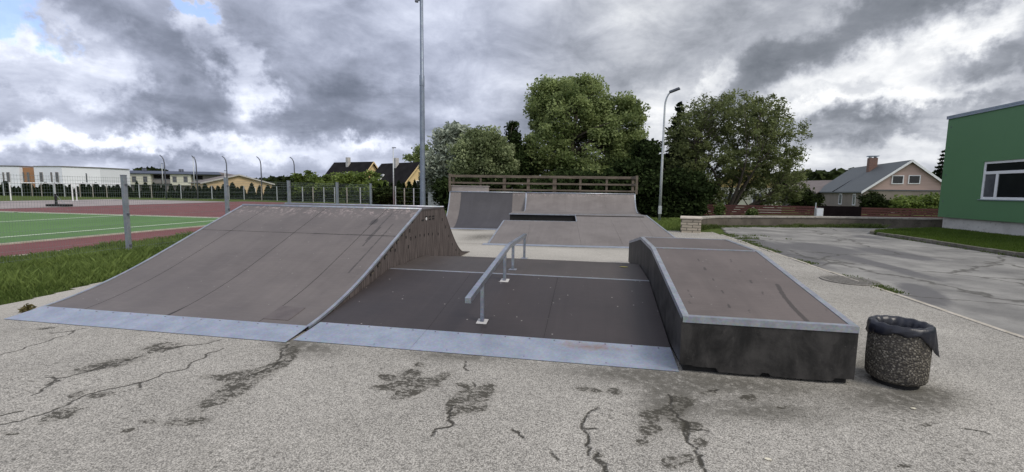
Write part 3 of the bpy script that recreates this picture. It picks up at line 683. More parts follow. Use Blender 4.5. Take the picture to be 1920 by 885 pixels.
bolt = None
for (x0, x1, par) in ((XL, XR, qr), (bx0, bx1, bk)):
    n_ = 15
    for row, (yy, zz) in enumerate(((.265, .0605), (.045, .0145)) if par is qr else ((.43, .0625), (.045, .013))):
        for i in range(n_):
            if row and i % 3: continue
            x = x0+.12+(x1-x0-.24)*i/(n_-1); loc = Vector((x, yy, zz))-Vector(root_loc(par))
            if bolt is None:
                bolt = MB().lathe((0, 0, 0), [(.0085, -.008), (.0085, .001), (.0, .003)], 8).build('bolt', M['post'], par, (0, 0, 0)); b_ = bolt
            else: b_ = bolt.copy(); COL.objects.link(b_)
            b_.parent = par; b_.location = loc
# --- grind rail
gx_ = -2.01
def rz(Y): return float(np.interp(Y, [.46, 2.3, 9], [.058, .363, .363]))
ra = thing('grind_rail', (gx_, 2.3, .3), 'kinked square steel grind rail on four legs standing on the dark bank', 'rail')
p0, p1, p2 = onX(877, 560, gx_), onX(954, 456.5, gx_), onX(985, 438.5, gx_)
p1[2] = p2[2] = (p1[2]+p2[2])/2; p0 -= (0, 0, .02); p1 -= (0, 0, .03); p2 -= (0, 0, .03)
b = MB()
for q0, q1 in ((p0, p1), (p1, p2)): pass
hw, hh = .03, .03
sec = lambda p: [(p[0]-hw, p[1], p[2]-hh), (p[0]+hw, p[1], p[2]-hh), (p[0]+hw, p[1], p[2]+hh), (p[0]-hw, p[1], p[2]+hh)]
b.add(sec(p0)+sec(p1)+sec(p2), [(0, 1, 2, 3), (8, 11, 10, 9)]+[(k+i, k+(i+1) % 4, k+4+(i+1) % 4, k+4+i) for k in (0, 4) for i in range(4)])
b.build('beam', M['rail'], ra, bevel=.004)
def railz(Y): return float(np.interp(Y, [p0[1], p1[1], p2[1]], [p0[2], p1[2], p2[2]]))
for fy in (.74, 2.03, 2.68, 3.86):
    z0 = rz(fy); lg = MB().box(gx_-.02, gx_+.02, fy-.02, fy+.02, z0+.006, railz(fy)-.028).build('leg', M['rail'], ra, bevel=.003)
    sl = .1685 if fy < 2.27 else 0
    MB().obox((gx_, fy, z0+.005), (.06, 0, 0), (0, .06, .06*sl), (0, 0, .004)).build('foot_plate', M['galv_trim'] if fy > 2.1 else M['chimpale'], lg, bevel=.003)

# --- ledge box on the right
lx0, lx1 = .0, 1.381; hb = .504; hc = .833
ly = [0., 2.3, 3.72, 6.0]; lz = [hb, hc, hc, hb]
le = thing('ledge_box', (.7, 3, 0), 'brown topped wedge shaped ledge box with black plywood sides and steel edges', 'skate ramp')
def lt_stain(V):
    s = np.zeros(len(V)); S = 2.459
    def q(x, y):
        d = ray(1150+x/S, 400+y/S); n_ = np.array([0, -(hc-hb)/2.3, 1]); t_ = ((np.array([0, 0, hb])-CAM)@n_)/(d@n_); return (CAM+d*t_)[:2]
    pl = [q(*p) for p in ((755, 328), (785, 380), (830, 435), (890, 495))]
    D = seg_dist(V[:, 0], V[:, 1], pl); s = np.maximum(s, .95*np.exp(-(D/.026)**2))
    for x, y in ((390, 210), (420, 250), (540, 212), (585, 262), (458, 300), (500, 355), (632, 308), (686, 362), (345, 350), (350, 370), (350, 405), (625, 445), (755, 430), (560, 310), (700, 215), (760, 330), (360, 380), (530, 420), (980, 440)):
        c = q(x, y); k_ = RNG.uniform(.3, 1.1); e = q(x+7*k_, y+18*k_); D = seg_dist(V[:, 0], V[:, 1], [c, e]); s = np.maximum(s, RNG.uniform(.6, .95)*np.exp(-(D/RNG.uniform(.010, .018))**2))
    return s
surf_grid('top_sheet', [(y, hb+(hc-hb)*y/2.3) for y in np.linspace(.05, 2.27, 100)], lx0+.05, lx1-.05, M['ply_ledge'], le, lt_stain, 66)
surf_grid('top_sheet', [(y, hc) for y in np.linspace(2.33, 3.70, 30)], lx0+.05, lx1-.05, M['ply_ledge'], le, None, 30)
surf_grid('top_sheet', [(y, hc-(hc-hb)*(y-3.72)/2.28) for y in np.linspace(3.74, 5.95, 40)], lx0+.05, lx1-.05, M['ply_ledge'], le, None, 30)
def lpoly(x, dz): return [(x, 0.02, .07)]+[(x, min(max(y, .02), 5.98), z-dz) for y, z in zip(ly, lz)]+[(x, 5.98, .07)]
MB().extrude(lpoly(lx0, .012), (.02, 0, 0)).build('side_panel', M['panel'], le)
MB().extrude(lpoly(lx1-.02, .012), (.02, 0, 0)).build('side_panel', M['panel'], le)
MB().extrude(lpoly(lx0+.022, .016), (lx1-lx0-.044, 0, 0)).build('core', M['black'], le)
# front sheet with a ragged rotten foot
fx = np.linspace(lx0-.012, lx1+.004, 60); rag = [.042+.035*(x < .30)+.012*(x < .1)+.026*(i in (29, 30, 31))+.03*(1.24 < x)-.0*x+.005*RNG.random() for i, x in enumerate(fx)]
MB().extrude([(x, 0., z-.02) for x, z in zip(fx, rag)]+[(lx1+.004, 0., hb-.006), (lx0-.012, 0., hb-.006)], (0, .018, 0)).build('front_panel', M['panel'], le)
MB().box(lx0-.002, lx1-.01, 5.98, 6.0, .05, hb-.006).build('rear_panel', M['panel'], le)
MB().box(lx0+.03, lx1-.03, .05, 5.95, .001, .07).build('skid', M['black'], le)
# steel angles
for x in (lx0-.004, lx1-.052):
    e = MB(); prof_sheet(e, [(y, z+.006) for y, z in zip(ly, lz)], x, x+.056, .007); e.build('edge_strip', M['galv_trim'], le)
for x in (lx0-.0045, lx1-.0005):
    e = MB(); prof_sheet(e, [(y, z-.002) for y, z in zip(ly, lz)], x, x+.005, .04); e.build('edge_flange', M['galv_trim'], le)
MB().box(lx0+.052, lx1-.052, -.005, .05, hb+.001, hb+.0105).build('edge_strip', M['galv_trim'], le)
MB().box(lx0-.004, lx1+.004, -.008, -.001, hb-.046, hb+.009).build('edge_flange', M['galv_trim'], le)
MB().box(lx0+.053, lx1-.053, 2.27, 2.33, hc-.004, hc+.006).build('crest_strip', M['galv_trim'], le)
MB().box(lx0+.053, lx1-.053, 3.69, 3.75, hc-.006, hc+.005).build('crest_strip', M['galv_trim'], le)

# --- rear ramp complex: local frame
TH = R(5.5); O = np.array([-3.82, 8.72, 0]); E1 = np.array([math.cos(TH), math.sin(TH), 0]); E2 = np.array([-math.sin(TH), math.cos(TH), 0])
def L(u, v, z): return O+E1*u+E2*v+np.array([0, 0, z])
def u_of(px, v, z):                         # local u of the bearing at a given v,z
    best = min(((abs(_px(L(u, v, z))-px), u) for u in np.arange(-6, 9, .02))); return best[1]
def _px(p): d = np.asarray(p)-CAM; return 960+F*(d@RT)/(d@FW)
def lsheet(mb, prof, ua, ub, th=.015):
    n = len(prof); vs = [L(ua(v) if callable(ua) else ua, v, z) for v, z in prof]+[L(ub(v) if callable(ub) else ub, v, z) for v, z in prof]
    vs += [p-np.array([0, 0, th]) for p in vs]
    fs = [(i, i+1, n+i+1, n+i) for i in range(n-1)]+[(2*n+i, 3*n+i, 3*n+i+1, 2*n+i+1) for i in range(n-1)]
    fs += [(0, n, 3*n, 2*n), (n-1, 3*n-1, 4*n-1, 2*n-1)]+[(i, 2*n+i, 2*n+i+1, i+1) for i in range(n-1)]+[(n+i, n+i+1, 3*n+i+1, 3*n+i) for i in range(n-1)]
    mb.add(vs, fs)
def lext(mb, u0_, poly, du): mb.extrude([L(u0_, v, z) for v, z in poly], E1*du)
def lbox(mb, u0_, u1_, v0, v1, z0, z1): return mb.obox(L((u0_+u1_)/2, (v0+v1)/2, (z0+z1)/2), E1*(u1_-u0_)/2, E2*(v1-v0)/2, (0, 0, (z1-z0)/2))
ZL = 1.48; VL = 6.75
uL = u_of(843.5, VL, ZL); uM = u_of(986, VL, ZL); uR = u_of(1190.5, VL, ZL)
arc = lambda v0, z0, v1, z1, n=44: [(v0+(v1-v0)*math.sin(a)/math.sin(1.25), z0+(z1-z0)*(1-math.cos(a))/(1-math.cos(1.25))) for a in np.linspace(0, 1.25, n)]
rq = thing('quarter_pipe', L((uL+uM)/2, 6, 0), 'far charcoal faced curved quarter pipe below the timber railing left end', 'skate ramp')
pa = arc(4.95, .012, VL, ZL)
w1 = uL+(uM-uL)*.15; w2 = uL+(uM-uL)*.83
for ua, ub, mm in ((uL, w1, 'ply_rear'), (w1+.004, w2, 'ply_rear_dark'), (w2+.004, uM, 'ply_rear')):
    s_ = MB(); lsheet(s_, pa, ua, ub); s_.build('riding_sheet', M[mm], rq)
c_ = MB(); lext(c_, uL+.01, [(v, z-.02) for v, z in pa]+[(8.1, ZL-.03), (8.1, .002), (4.95, .002)], uM-uL-.02); c_.build('core', M['black'], rq)
for u in (uL-.02, uM-.015):
    e = MB(); lsheet(e, [(v, z+.012) for v, z in pa], u, u+.04, .03); e.build('edge_strip', M['galv_trim'], rq)
s_ = MB(); lext(s_, uL-.018, [(v, z-.006) for v, z in pa]+[(8.1, ZL-.02), (8.1, .002), (4.95, .002)], .022); s_.build('side_panel', M['side'], rq)
lbox(MB(), uL, uM, 4.55, 4.96, .002, .012).build('toe_plate', M['galv'], rq)
MB().tube([L(uL, VL, ZL), L(uM, VL, ZL)], .028, 8).build('coping', M['galv_trim'], rq, smooth=True)
lbox(MB(), uL, uM, VL+.03, 8.1, ZL-.03, ZL-.004).build('deck', M['boxwood'], rq)

rb = thing('bank_ramp', L(2.8, 4, 0), 'far pale grey stepped bank with curved upper quarter and black gap below its platform', 'skate ramp')
ZP = .73; VP_ = 3.58; sl_ = ZP/VP_; uS = 2.73
uA = u_of(916, 0.02, 0); uB1 = u_of(945, 2.55, .52); uE = u_of(1211.5, VP_, ZP); uE0 = uE+.45
lo = [(v, .012+(sl_*VP_-.012)*v/VP_) for v in np.linspace(.0, 2.55, 8)]; hi_ = [(v, .012+(sl_*VP_-.012)*v/VP_) for v in np.linspace(.0, VP_, 8)]
eL = lambda v: uA+(uB1-uA)*v/2.55; eR = lambda v: uE0+(uE-uE0)*v/VP_
us = [1.13, uS, 3.95, 5.0]
prev = eL
for k, (ub) in enumerate([us[0], us[1], us[2], us[3], eR]):
    s_ = MB(); lsheet(s_, lo if k < 2 else hi_, prev, (ub if callable(ub) else ub-.004)); s_.build('riding_sheet', M['ply_rear'], rb); prev = ub
pc = arc(5.15, ZP, VL, ZL)
s_ = MB(); lsheet(s_, [(3.30, ZP), (5.15, ZP)], .32, uS-.002); lsheet(s_, [(VP_+.002, ZP), (5.15, ZP)], uS, lambda v: uE-.05*(v-VP_)); s_.build('platform', M['ply_rear'], rb)
uQ = uM+.03
eqR = lambda v: uR+(uE-.1-uR)*(VL-v)/(VL-5.15)*.6
um = uQ+(uR-uQ)*.36
for ua, ub in ((uQ, um), (um+.004, uQ+(uR-uQ)*.72), (uQ+(uR-uQ)*.72+.004, eqR)):
    s_ = MB(); lsheet(s_, pc, ua, ub); s_.build('riding_sheet', M['ply_rear'], rb)
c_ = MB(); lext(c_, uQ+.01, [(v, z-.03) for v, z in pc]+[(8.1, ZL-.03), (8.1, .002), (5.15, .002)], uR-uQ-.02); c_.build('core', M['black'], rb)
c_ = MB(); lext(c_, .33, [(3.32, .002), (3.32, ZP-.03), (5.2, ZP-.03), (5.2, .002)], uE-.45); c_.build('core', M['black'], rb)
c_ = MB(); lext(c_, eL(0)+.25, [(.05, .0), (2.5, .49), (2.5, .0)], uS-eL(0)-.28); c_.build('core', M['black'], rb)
for u_ in (uS, uE-.05):
    c_ = MB(); lext(c_, u_, [(.3, .0), (VP_, ZP-.03), (VP_, .0)], .02); c_.build('side_panel', M['panel'], rb)
e = MB(); lsheet(e, [(v, z+.012) for v, z in hi_], lambda v: eR(v)-.02, lambda v: eR(v)+.03, .03); e.build('edge_strip', M['galv_trim'], rb)
e = MB(); lsheet(e, [(v, z+.012) for v, z in lo], lambda v: eL(v)-.03, lambda v: eL(v)+.02, .03); e.build('edge_strip', M['galv_trim'], rb)
e = MB(); lsheet(e, [(v, z+.012) for v, z in pc], lambda v: eqR(v)-.02, lambda v: eqR(v)+.025, .03); e.build('edge_strip', M['galv_trim'], rb)
e = MB(); lsheet(e, [(v, z+.012) for v, z in pc], uQ-.01, uQ+.03, .03); e.build('edge_strip', M['galv_trim'], rb)
lbox(MB(), eL(2.55), uS, 2.55, 2.62, .50, .535).build('lip_strip', M['galv_trim'], rb)
lbox(MB(), uS+.02, uE, VP_-.02, VP_+.05, ZP-.02, ZP+.014).build('lip_strip', M['galv_trim'], rb)
lbox(MB(), .30, uS, 3.27, 3.32, ZP-.03, ZP+.012).build('lip_strip', M['galv_trim'], rb)
MB().beam(L(uS, 2.58, .53), L(uS, VP_, ZP), .04, .03).build('step_strip', M['galv_trim'], rb)
lbox(MB(), uA-.15, uE0+.1, -.32, .01, .002, .012).build('toe_plate', M['galv'], rb)
MB().tube([L(uQ, VL, ZL), L(uR, VL, ZL)], .028, 8).build('coping', M['galv_trim'], rb, smooth=True)
lbox(MB(), uQ, uR, VL+.03, 8.1, ZL-.03, ZL-.004).build('deck', M['boxwood'], rb)
pq = P(1057, 367, 0)
lbox(MB(), uQ+(uR-uQ)*.30, uQ+(uR-uQ)*.385, VL-.20, VL-.1, ZL-.075, ZL-.045)
# timber railing on the rear edge of the decks
rl = thing('timber_railing', L(1.2, 8.1, ZL), 'weathered brown timber railing with three rails along the back of the far ramps', 'railing')
vr = 8.18; a0, a1 = u_of(847, vr, 2), u_of(1192, vr, 2)
zt = lambda px, py: P(px, py, (L(a0, vr, 2)-CAM)@FW)[2]
for i, px in enumerate((850, 901, 946, 991, 1040, 1088, 1138, 1187)):
    u = u_of(px, vr, 2); w = (.05, .045, .075, .07, .09, .05, .05, .06)[i]
    lbox(MB(), u-w, u+w, vr-.03, vr+.03, ZL-.5, 2.20).build('post', M['wood'], rl, bevel=.006)
for z, h in ((2.22, .12), (1.90, .085), (1.60, .075)):
    lbox(MB(), a0, a1, vr-.065, vr-.033, z-h/2, z+h/2).build('rail', M['wood'], rl, bevel=.005)
for a in (a0+.16, a1-.16):
    for z, h in ((2.22, .12), (1.90, .085)): lbox(MB(), a-.03, a+.03, vr-1.1, vr-.07, z-h/2, z+h/2).build('rail', M['wood'], rl)
    lbox(MB(), a-.05, a+.05, vr-1.15, vr-1.1, ZL, 2.29).build('post', M['wood'], rl)
# pale box on the deck
d0, d1 = u_of(848, 7.4, 1.6), u_of(915, 7.4, 1.6)
bx = thing('wooden_box', L((d0+d1)/2, 7.5, ZL), 'low pale grey boarded box on the far deck below the railing', 'box')
lbox(MB(), d0, d1, 7.2, 7.8, ZL-.003, ZL+.24).build('body', M['boxwood'], bx, bevel=.01)
lbox(MB(), d0-.03, d1+.03, 7.17, 7.83, ZL+.24, ZL+.28).build('lid', M['boxwood'], bx, bevel=.01)

# ------------------------------------------------------------------ litter bin and its liner
bc = (1.785, .165, 0.); br_ = .208
bn = thing('litter_bin', bc, 'round exposed aggregate concrete litter bin standing right of the ledge box', 'bin')
def fn_(r, z, a): return (r*(1+.008*math.sin(3*a)+.006*math.sin(7*a+z*9)) if r > .175 else r, z)
MB().lathe(bc, [(.0, .035), (br_-.04, .035), (br_-.012, .05), (br_, .075), (br_+.004, .2), (br_+.004, .36), (br_, .50), (br_-.01, .515), (br_-.03, .512), (br_-.033, .49), (br_-.035, .1), (0, .1)], 64, fn_).build('body', M['bin'], bn, smooth=True)
MB().lathe(bc, [(.0, .0), (br_-.05, .0), (br_-.042, .036), (0, .036)], 40).build('foot', M['black'], bn)
V = []; nA, prof = 120, []
for j in range(nA):
    a = 2*math.pi*j/nA
    hang = .055+.022*math.sin(2*a+2.2)+.012*math.sin(9*a)+.125*math.exp(-((math.remainder(a+.62, 2*math.pi))/.52)**2)
    fl = .028*math.exp(-((math.remainder(a+.45, 2*math.pi))/.35)**2)
    w = lambda k: .005*math.sin(11*a+k*2.1)+.003*math.sin(19*a+k)
    ring = [(.06, .16, 0), (.122+w(1), .20, 0), (.140+w(2)*1.6, .30, 0), (.148+w(3)*2, .42, 0), (.158+w(4)*1.4, .50, .004), (.173, .527, .004), (.197, .532, .003), (br_+.006, .523, .0), (br_+.012+w(5)*.5, .50, 0), (br_+.014+w(6)*.9+fl*.4, .50-hang*.5, 0), (br_+.014+w(7)*1.2+fl, .50-hang, 0)]
    for r, z, dz in ring: V.append((bc[0]+r*math.cos(a), bc[1]+r*math.sin(a), z+dz*.5*math.sin(11*a)+.003*math.sin(13*a)*(r < .2)))
nR = len(ring); Fq = np.array([(j*nR+i, ((j+1) % nA)*nR+i, ((j+1) % nA)*nR+i+1, j*nR+i+1) for j in range(nA) for i in range(nR-1)])
bg = npmesh('bin_liner', np.array(V), Fq, M['bag'], bc, smooth=True); s_ = bg.modifiers.new('thick', 'SOLIDIFY'); s_.thickness = .002
tag(bg, 'black plastic bin liner folded over the rim of the concrete bin', 'bin bag')

# litter on the ground
def litter(name, p, r, mat, label, cat, n=7, sq=.5, rz_=0., up=.004):
    mb = MB(); pts = []
    for i in range(n):
        a = 2*math.pi*i/n; q = r*(.75+.4*RNG.random()); x, y = q*math.cos(a), q*sq*math.sin(a)
        pts.append((p[0]+x*math.cos(rz_)-y*math.sin(rz_), p[1]+x*math.sin(rz_)+y*math.cos(rz_), p[2]+up+.004*RNG.random()))
    mb.extrude(pts, (0, 0, .0025)); return tag(mb.build(name, mat, origin=tuple(p)), label, cat)
pale = pm('pale_litter', (.62, .58, .46), (.72, .68, .56), 30, .7); yel = pm('yellow_leaf', (.50, .42, .06), (.58, .5, .1), 30, .6)
litter('leaf', at(1440, 862), .024, pale, 'pale cream leaf lying on the asphalt in the front foreground', 'leaf')
litter('leaf', at(1712, 767), .018, pale, 'tiny pale leaf lying on the asphalt in front of the concrete bin', 'leaf')
lf = at(1169, 501, .363); litter('leaf', lf, .07, yel, 'crumpled yellow leaf on the dark tabletop beside the ledge box', 'leaf', 9, .35, .2)

# manhole cover at the kerb
mh = at(1606, 527); mo = thing('manhole_cover', mh, 'round iron manhole cover set in the asphalt beside the road kerb', 'manhole')
iron = pm('dull_cast_iron', (.15, .14, .125), (.24, .225, .20), 12, .7, .2, .4, 60)
MB().lathe((mh[0]-.12, mh[1], 0), [(0, .002), (.40, .002), (.46, .003), (.46, .016), (.40, .016), (.395, .012), (0, .012)], 40).build('frame', iron, mo)
g_ = MB()
for i in range(-5, 6):
    h_ = math.sqrt(.38**2-(i*.065)**2); g_.box(mh[0]-.12+i*.065-.016, mh[0]-.12+i*.065+.016, mh[1]-h_, mh[1]+h_, .011, .019)
g_.build('ribs', iron, mo)

# ------------------------------------------------------------------ near mesh fence
FX = -12.55; fy_ = [-1.0, 2.2, 5.38, 8.59, 11.62, 14.98, 18.17]
fe = thing('mesh_fence', (FX, 9, -.15), 'grey welded mesh fence with square posts between long grass and running track', 'fence')
for i, y in enumerate(fy_):
    g = float(gz(FX, y))-.03; t_ = 1.83+.03*(y == 8.59)
    p = MB().box(FX-.05, FX+.05, y-.045, y+.045, g-.3, t_).build('post', M['post'], fe, bevel=.006)
    MB().box(FX-.056, FX+.056, y-.05, y+.05, t_, t_+.012).build('cap', M['post'], p)
    cl = MB()
    for z in (.05, .85, 1.6): cl.box(FX+.05, FX+.075, y-.03, y+.03, z-.02, z+.02)
    cl.build('clamp', M['darkpole'], p)
def wire(mb, a, b, r=.0026):
    a, b = np.asarray(a, float), np.asarray(b, float); d = b-a; d /= np.linalg.norm(d); x = np.cross(d, (0, 0, 1) if abs(d[2]) < .9 else (1, 0, 0)); x /= np.linalg.norm(x); y = np.cross(d, x)
    q = [x*r, (-.5*x+.87*y)*r, (-.5*x-.87*y)*r]; mb.add([a+k for k in q]+[b+k for k in q], [(0, 1, 4, 3), (1, 2, 5, 4), (2, 0, 3, 5)])
for y0, y1 in zip(fy_[:-1], fy_[1:]):
    mb = MB(); xx = FX+.055
    for y in np.arange(y0+.06, y1-.05, .05): wire(mb, (xx, y, -.12), (xx, y, 1.78), .0016)
    for z in (-.08, .0, .2, .4, .48, .6, .8, 1.0, 1.08, 1.2, 1.4, 1.6, 1.68, 1.76): wire(mb, (xx-.005, y0+.04, z), (xx-.005, y1-.04, z), .0028)
    mb.build('mesh_panel', M['wire'], fe, recalc=False)

# ------------------------------------------------------------------ poles
def lin(a, b, n): return [np.asarray(a)+(np.asarray(b)-np.asarray(a))*i/(n-1) for i in range(n)]
mb0 = at_d(793, 25, 0.); mb0[2] = float(gz(mb0[0], mb0[1]))-.03
ms = thing('floodlight_mast', mb0, 'very tall grey steel floodlight mast rising out of the picture behind the quarter ramp', 'mast')
zj = P(793, 155, 25)[2]; zb = P(793, 18, 25)[2]
MB().lathe(mb0, [(.16, 0), (.145, 2), (.128, zj-.4), (.12, zj-.3)], 20).build('lower_shaft', M['mast'], ms, smooth=True)
MB().lathe(mb0, [(.135, zj-.3), (.135, zj+.25), (.10, zj+.3), (.075, 16)], 20).build('upper_shaft', M['mast'], ms, smooth=True)
MB().lathe(mb0, [(.24, 0), (.24, .03), (.17, .05)], 20).build('base_flange', M['mast'], ms)
lp = mb0+np.array([0, 0, zb-mb0[2]]); hd = MB().beam(lp-r0*.08, lp-r0*.30, .06, .05); hd.beam(lp-r0*.18-u0*.05, lp-r0*.34-u0*.03, .14, .09); hd.build('sensor_bracket', M['darkpole'], ms)
MB().box(mb0[0]-.9, mb0[0]+.9, mb0[1]-.05, mb0[1]+.05, 15.9, 16.05).build('crossarm', M['mast'], ms)

lb = at_d(1236, 23, -.03); lt_ = P(1241, 205, 23); dh = (r0*.55-f0*.35)
st = thing('street_lamp', lb, 'slender pale grey street lamp with curved neck standing in front of the dark trees', 'street lamp')
top = lb+np.array([0, 0, lt_[2]-lb[2]])
neck = [lb, lb+np.array([0, 0, 3.]), top]+[top+dh*(1-math.cos(a))*.55+np.array([0, 0, .75*math.sin(a)]) for a in np.linspace(.3, 1.35, 6)]
MB().tube(neck, list(np.interp(np.arange(len(neck)), [0, 1, 2, len(neck)-1], [.075, .06, .045, .035])), 12).build('pole', M['pole'], st, smooth=True)
he = neck[-1]; hv = dh/np.linalg.norm(dh)
MB().obox(he+hv*.16+u0*.05, hv*.24+u0*.07, np.cross(hv, u0)*.11, u0*.05-hv*.015).build('lamp_head', M['darkpole'], st, bevel=.02)
MB().box(lb[0]-.08, lb[0]+.08, lb[1]-.08, lb[1]+.08, lb[2]+.5, lb[2]+.9).build('service_door', M['pole'], st)

# bent-top net posts along the far side of the field
grp = 'bent top net posts beyond the track'
p0_ = None
for px, tx in ((312.5, 307.5), (371.5, 366), (428, 422), (492, 486), (554, 549)):
    b_ = at_d(px, 62, -.33); h_ = 6.0
    if p0_ is None:
        t_ = MB().tube([b_, b_+(0, 0, h_-1.1), b_+(0, 0, h_-.55)-r0*.08, b_+(0, 0, h_-.2)-r0*.28, b_+(0, 0, h_)-r0*.55], [.075, .07, .07, .065, .06], 8)
        p0_ = t_.build('net_post', M['darkpole'], origin=tuple(b_), smooth=True)
        q_ = p0_
    else: q_ = p0_.copy(); COL.objects.link(q_); q_.location = tuple(b_)
    tag(q_, 'tall dark steel post with bent tip beyond the red track', 'post', grp)
def thin_lamp(name, px, d, ytop, label, z0=-.33, arm=.5, mat='pole'):
    b_ = at_d(px, d, z0); t_ = P(px, ytop, d); o = thing(name, b_, label, 'street lamp')
    MB().tube([b_, (b_[0], b_[1], t_[2])], [.07, .05], 8).build('pole', M[mat], o, smooth=True)
    MB().beam(np.array([b_[0], b_[1], t_[2]])-r0*arm*.3, np.array([b_[0], b_[1], t_[2]])+r0*arm, .12, .08).build('lamp_head', M['darkpole'], o)
thin_lamp('street_lamp', 738.5, 46, 278, 'thin pale lamp post with short flat head in front of the dark roofed houses', arm=.3)
thin_lamp('street_lamp', 366, 75, 295, 'thin pale lamp post close beside a bent tip post before the row houses', arm=.35)
thin_lamp('street_lamp', 307, 90, 307, 'thin distant lamp post in front of the middle of the row houses', arm=.3)
thin_lamp('street_lamp', 424, 80, 320, 'short lamp post before the roof of the beige bungalow', arm=.3)

# chain-link fence with light posts in front of the hedges
cf = thing('wire_fence', at_d(640, 56, -.33), 'long wire fence with many thin light posts in front of the thuja hedge', 'fence')
def cfp(px): return at_d(px, float(np.interp(px, [-40, 458, 640, 833, 870], [66, 63, 55, 44, 42])), -.33)
pxs = [8, 42, 61, 79, 102, 122, 151, 175, 201, 232, 262, 285, 312, 340, 371, 398, 430, 458, 491, 520, 545, 568, 587.5, 608, 628, 651, 676, 701, 729, 742, 758.6, 776, 791, 806, 826, 833, 848]
for px in pxs:
    c = cfp(px); r_ = .045 if px > 560 else .04
    MB().box(c[0]-r_, c[0]+r_, c[1]-r_, c[1]+r_, -.4, 1.62+.2*(px == 742)).build('post', M['concrete'] if px % 2 else M['pole'], cf)
mb = MB()
for z in (-.2, .2, .7, 1.2, 1.58):
    for a, b in zip(pxs[:-1], pxs[1:]): p, q = cfp(a), cfp(b); p[2] = q[2] = z; wire(mb, p, q, .006)
mb.build('wires', M['wire'], cf, recalc=False)
# pale board with a scribble beside the mast
g0, g1 = at_d(803, 30, 0), at_d(825.5, 29.6, 0); gd = (g1-g0)/np.linalg.norm(g1-g0); gn = np.array([gd[1], -gd[0], 0])
gb = thing('notice_board', (g0+g1)/2+np.array([0, 0, -.33]), 'pale grey sheet board with black scribble right of the tall mast', 'board')
MB().obox((g0+g1)/2+u0*.55, gd*np.linalg.norm(g1-g0)/2, gn*.02, u0*.85).build('sheet', M['graffitiboard'], gb)
sq = [(.02, 1.05), (.12, .75), (.10, 1.0), (.22, 1.12), (.15, .9), (.27, .98), (.30, 1.15)]
MB().tube([(g0+g1)/2+gd*(x-.1)+gn*.028+u0*(z-.05) for x, z in sq], .012, 4).build('scribble', M['black'], gb)
for s in (-1, 1): MB().tube([(g0+g1)/2+gd*s*.42+gn*-.05-u0*.4, (g0+g1)/2+gd*s*.42+gn*-.05+u0*1.5], .03, 6).build('post', M['post'], gb)

# football goals and portable post
def goal(px0, px1, d, ytop, label, dup_post=None):
    a, b = at_d(px0, d, -.31), at_d(px1, d, -.31); zt_ = P(px0, ytop, d)[2]
    o = thing('football_goal', (a+b)/2, label, 'goal', 'football goals behind the pitch'); up_ = np.array([0, 0, zt_+.31]); bk_ = f0*1.0+r0*.1
    MB().tube([a, a+up_], .055, 8).build('goal_post', M['white'], o); MB().tube([b, b+up_], .055, 8).build('goal_post', M['white'], o)
    MB().tube([a+up_, b+up_], .055, 8).build('crossbar', M['white'], o)
goal(21, 137, 49, 342.5, 'white football goal standing left, its crossbar before the orange clad house part')
goal(144.5, 232, 49.5, 343.5, 'white football goal standing right, its crossbar ending behind the nearest fence post')
pb = at_d(106, 37.5, -.31); po = thing('portable_post', pb, 'black portable post on a long flat base in front of the football goals', 'sports post')
MB().obox(pb+r0*.25+u0*.09, r0*.82, f0*.35, u0*.09).build('base', M['black'], po, bevel=.02)
MB().tube([pb, pb+u0*1.05], .09, 8).build('sleeve', M['black'], po); MB().tube([pb+u0*1.0, pb+u0*2.0], .045, 8).build('pole', M['pole'], po)
MB().tube([pb+u0*1.0, pb+r0*.75+u0*.15], .015, 5).build('stay', M['post'], po)

# ------------------------------------------------------------------ retaining wall, stone pillar, red fence
def offset_path(pts, w):
    out = []; pts = np.array(pts)
    for i in range(len(pts)):
        t = pts[min(i+1, len(pts)-1)]-pts[max(i-1, 0)]; t = t/np.linalg.norm(t); out.append(pts[i]+w*np.array([-t[1], t[0]]))
    return np.array(out)
wl = [np.array(p) for p in WALL[1:]]; fine = []
for a, b in zip(wl[:-1], wl[1:]): fine += [a+(b-a)*t for t in np.linspace(0, 1, 6, endpoint=False)]
fine.append(wl[-1]); A = offset_path(fine, .2); B = offset_path(fine, -.2)
rw = thing('retaining_wall', (9, 20.1, 0), 'low curved weathered concrete wall along the far side of the road', 'wall')
def strip(A, B, z0, z1f):
    mb = MB(); n = len(A); vs = [(*A[i], z0) for i in range(n)]+[(*B[i], z0) for i in range(n)]+[(*A[i], z1f(i)) for i in range(n)]+[(*B[i], z1f(i)) for i in range(n)]
    fs = [(2*n+i, 2*n+i+1, 3*n+i+1, 3*n+i) for i in range(n-1)]+[(i, 2*n+i, 2*n+i+1, i+1) for i in range(n-1)]+[(n+i, n+i+1, 3*n+i+1, 3*n+i) for i in range(n-1)]
    fs += [(0, n, 3*n, 2*n), (n-1, 3*n-1, 4*n-1, 2*n-1)][:2]; return mb.add(vs, [f if len(set(f)) == 4 else f for f in fs])
M['wallconc'] = pm('stained_wall_concrete', (.085, .073, .06), (.155, .135, .112), 1.3, .9, 0, .6, 25, c3=(.05, .045, .034))
strip(A, B, -.4, lambda i: .42).build('body', M['wallconc'], rw)
A2, B2 = offset_path(fine, .23), offset_path(fine, -.23); strip(A2, B2, .423, lambda i: .50).build('coping', M['concrete'], rw, bevel=.01)
pc_ = (3.07, 14.75); pr = thing('stone_pillar', (*pc_, 0), 'short pale limestone block pier at the left end of the curved wall', 'pillar')
pr.rotation_euler = (0, 0, 0)
MB().obox((3.12, 14.95, .26), (.37, -.06, 0), (.08, .42, 0), (0, 0, .28)).build('body', M['limestone'], pr, bevel=.02)
MB().obox((3.14, 15.05, .575), (.40, -.065, 0), (.11, .56, 0), (0, 0, .035)).build('cap', M['pale_stone'], pr, bevel=.015)
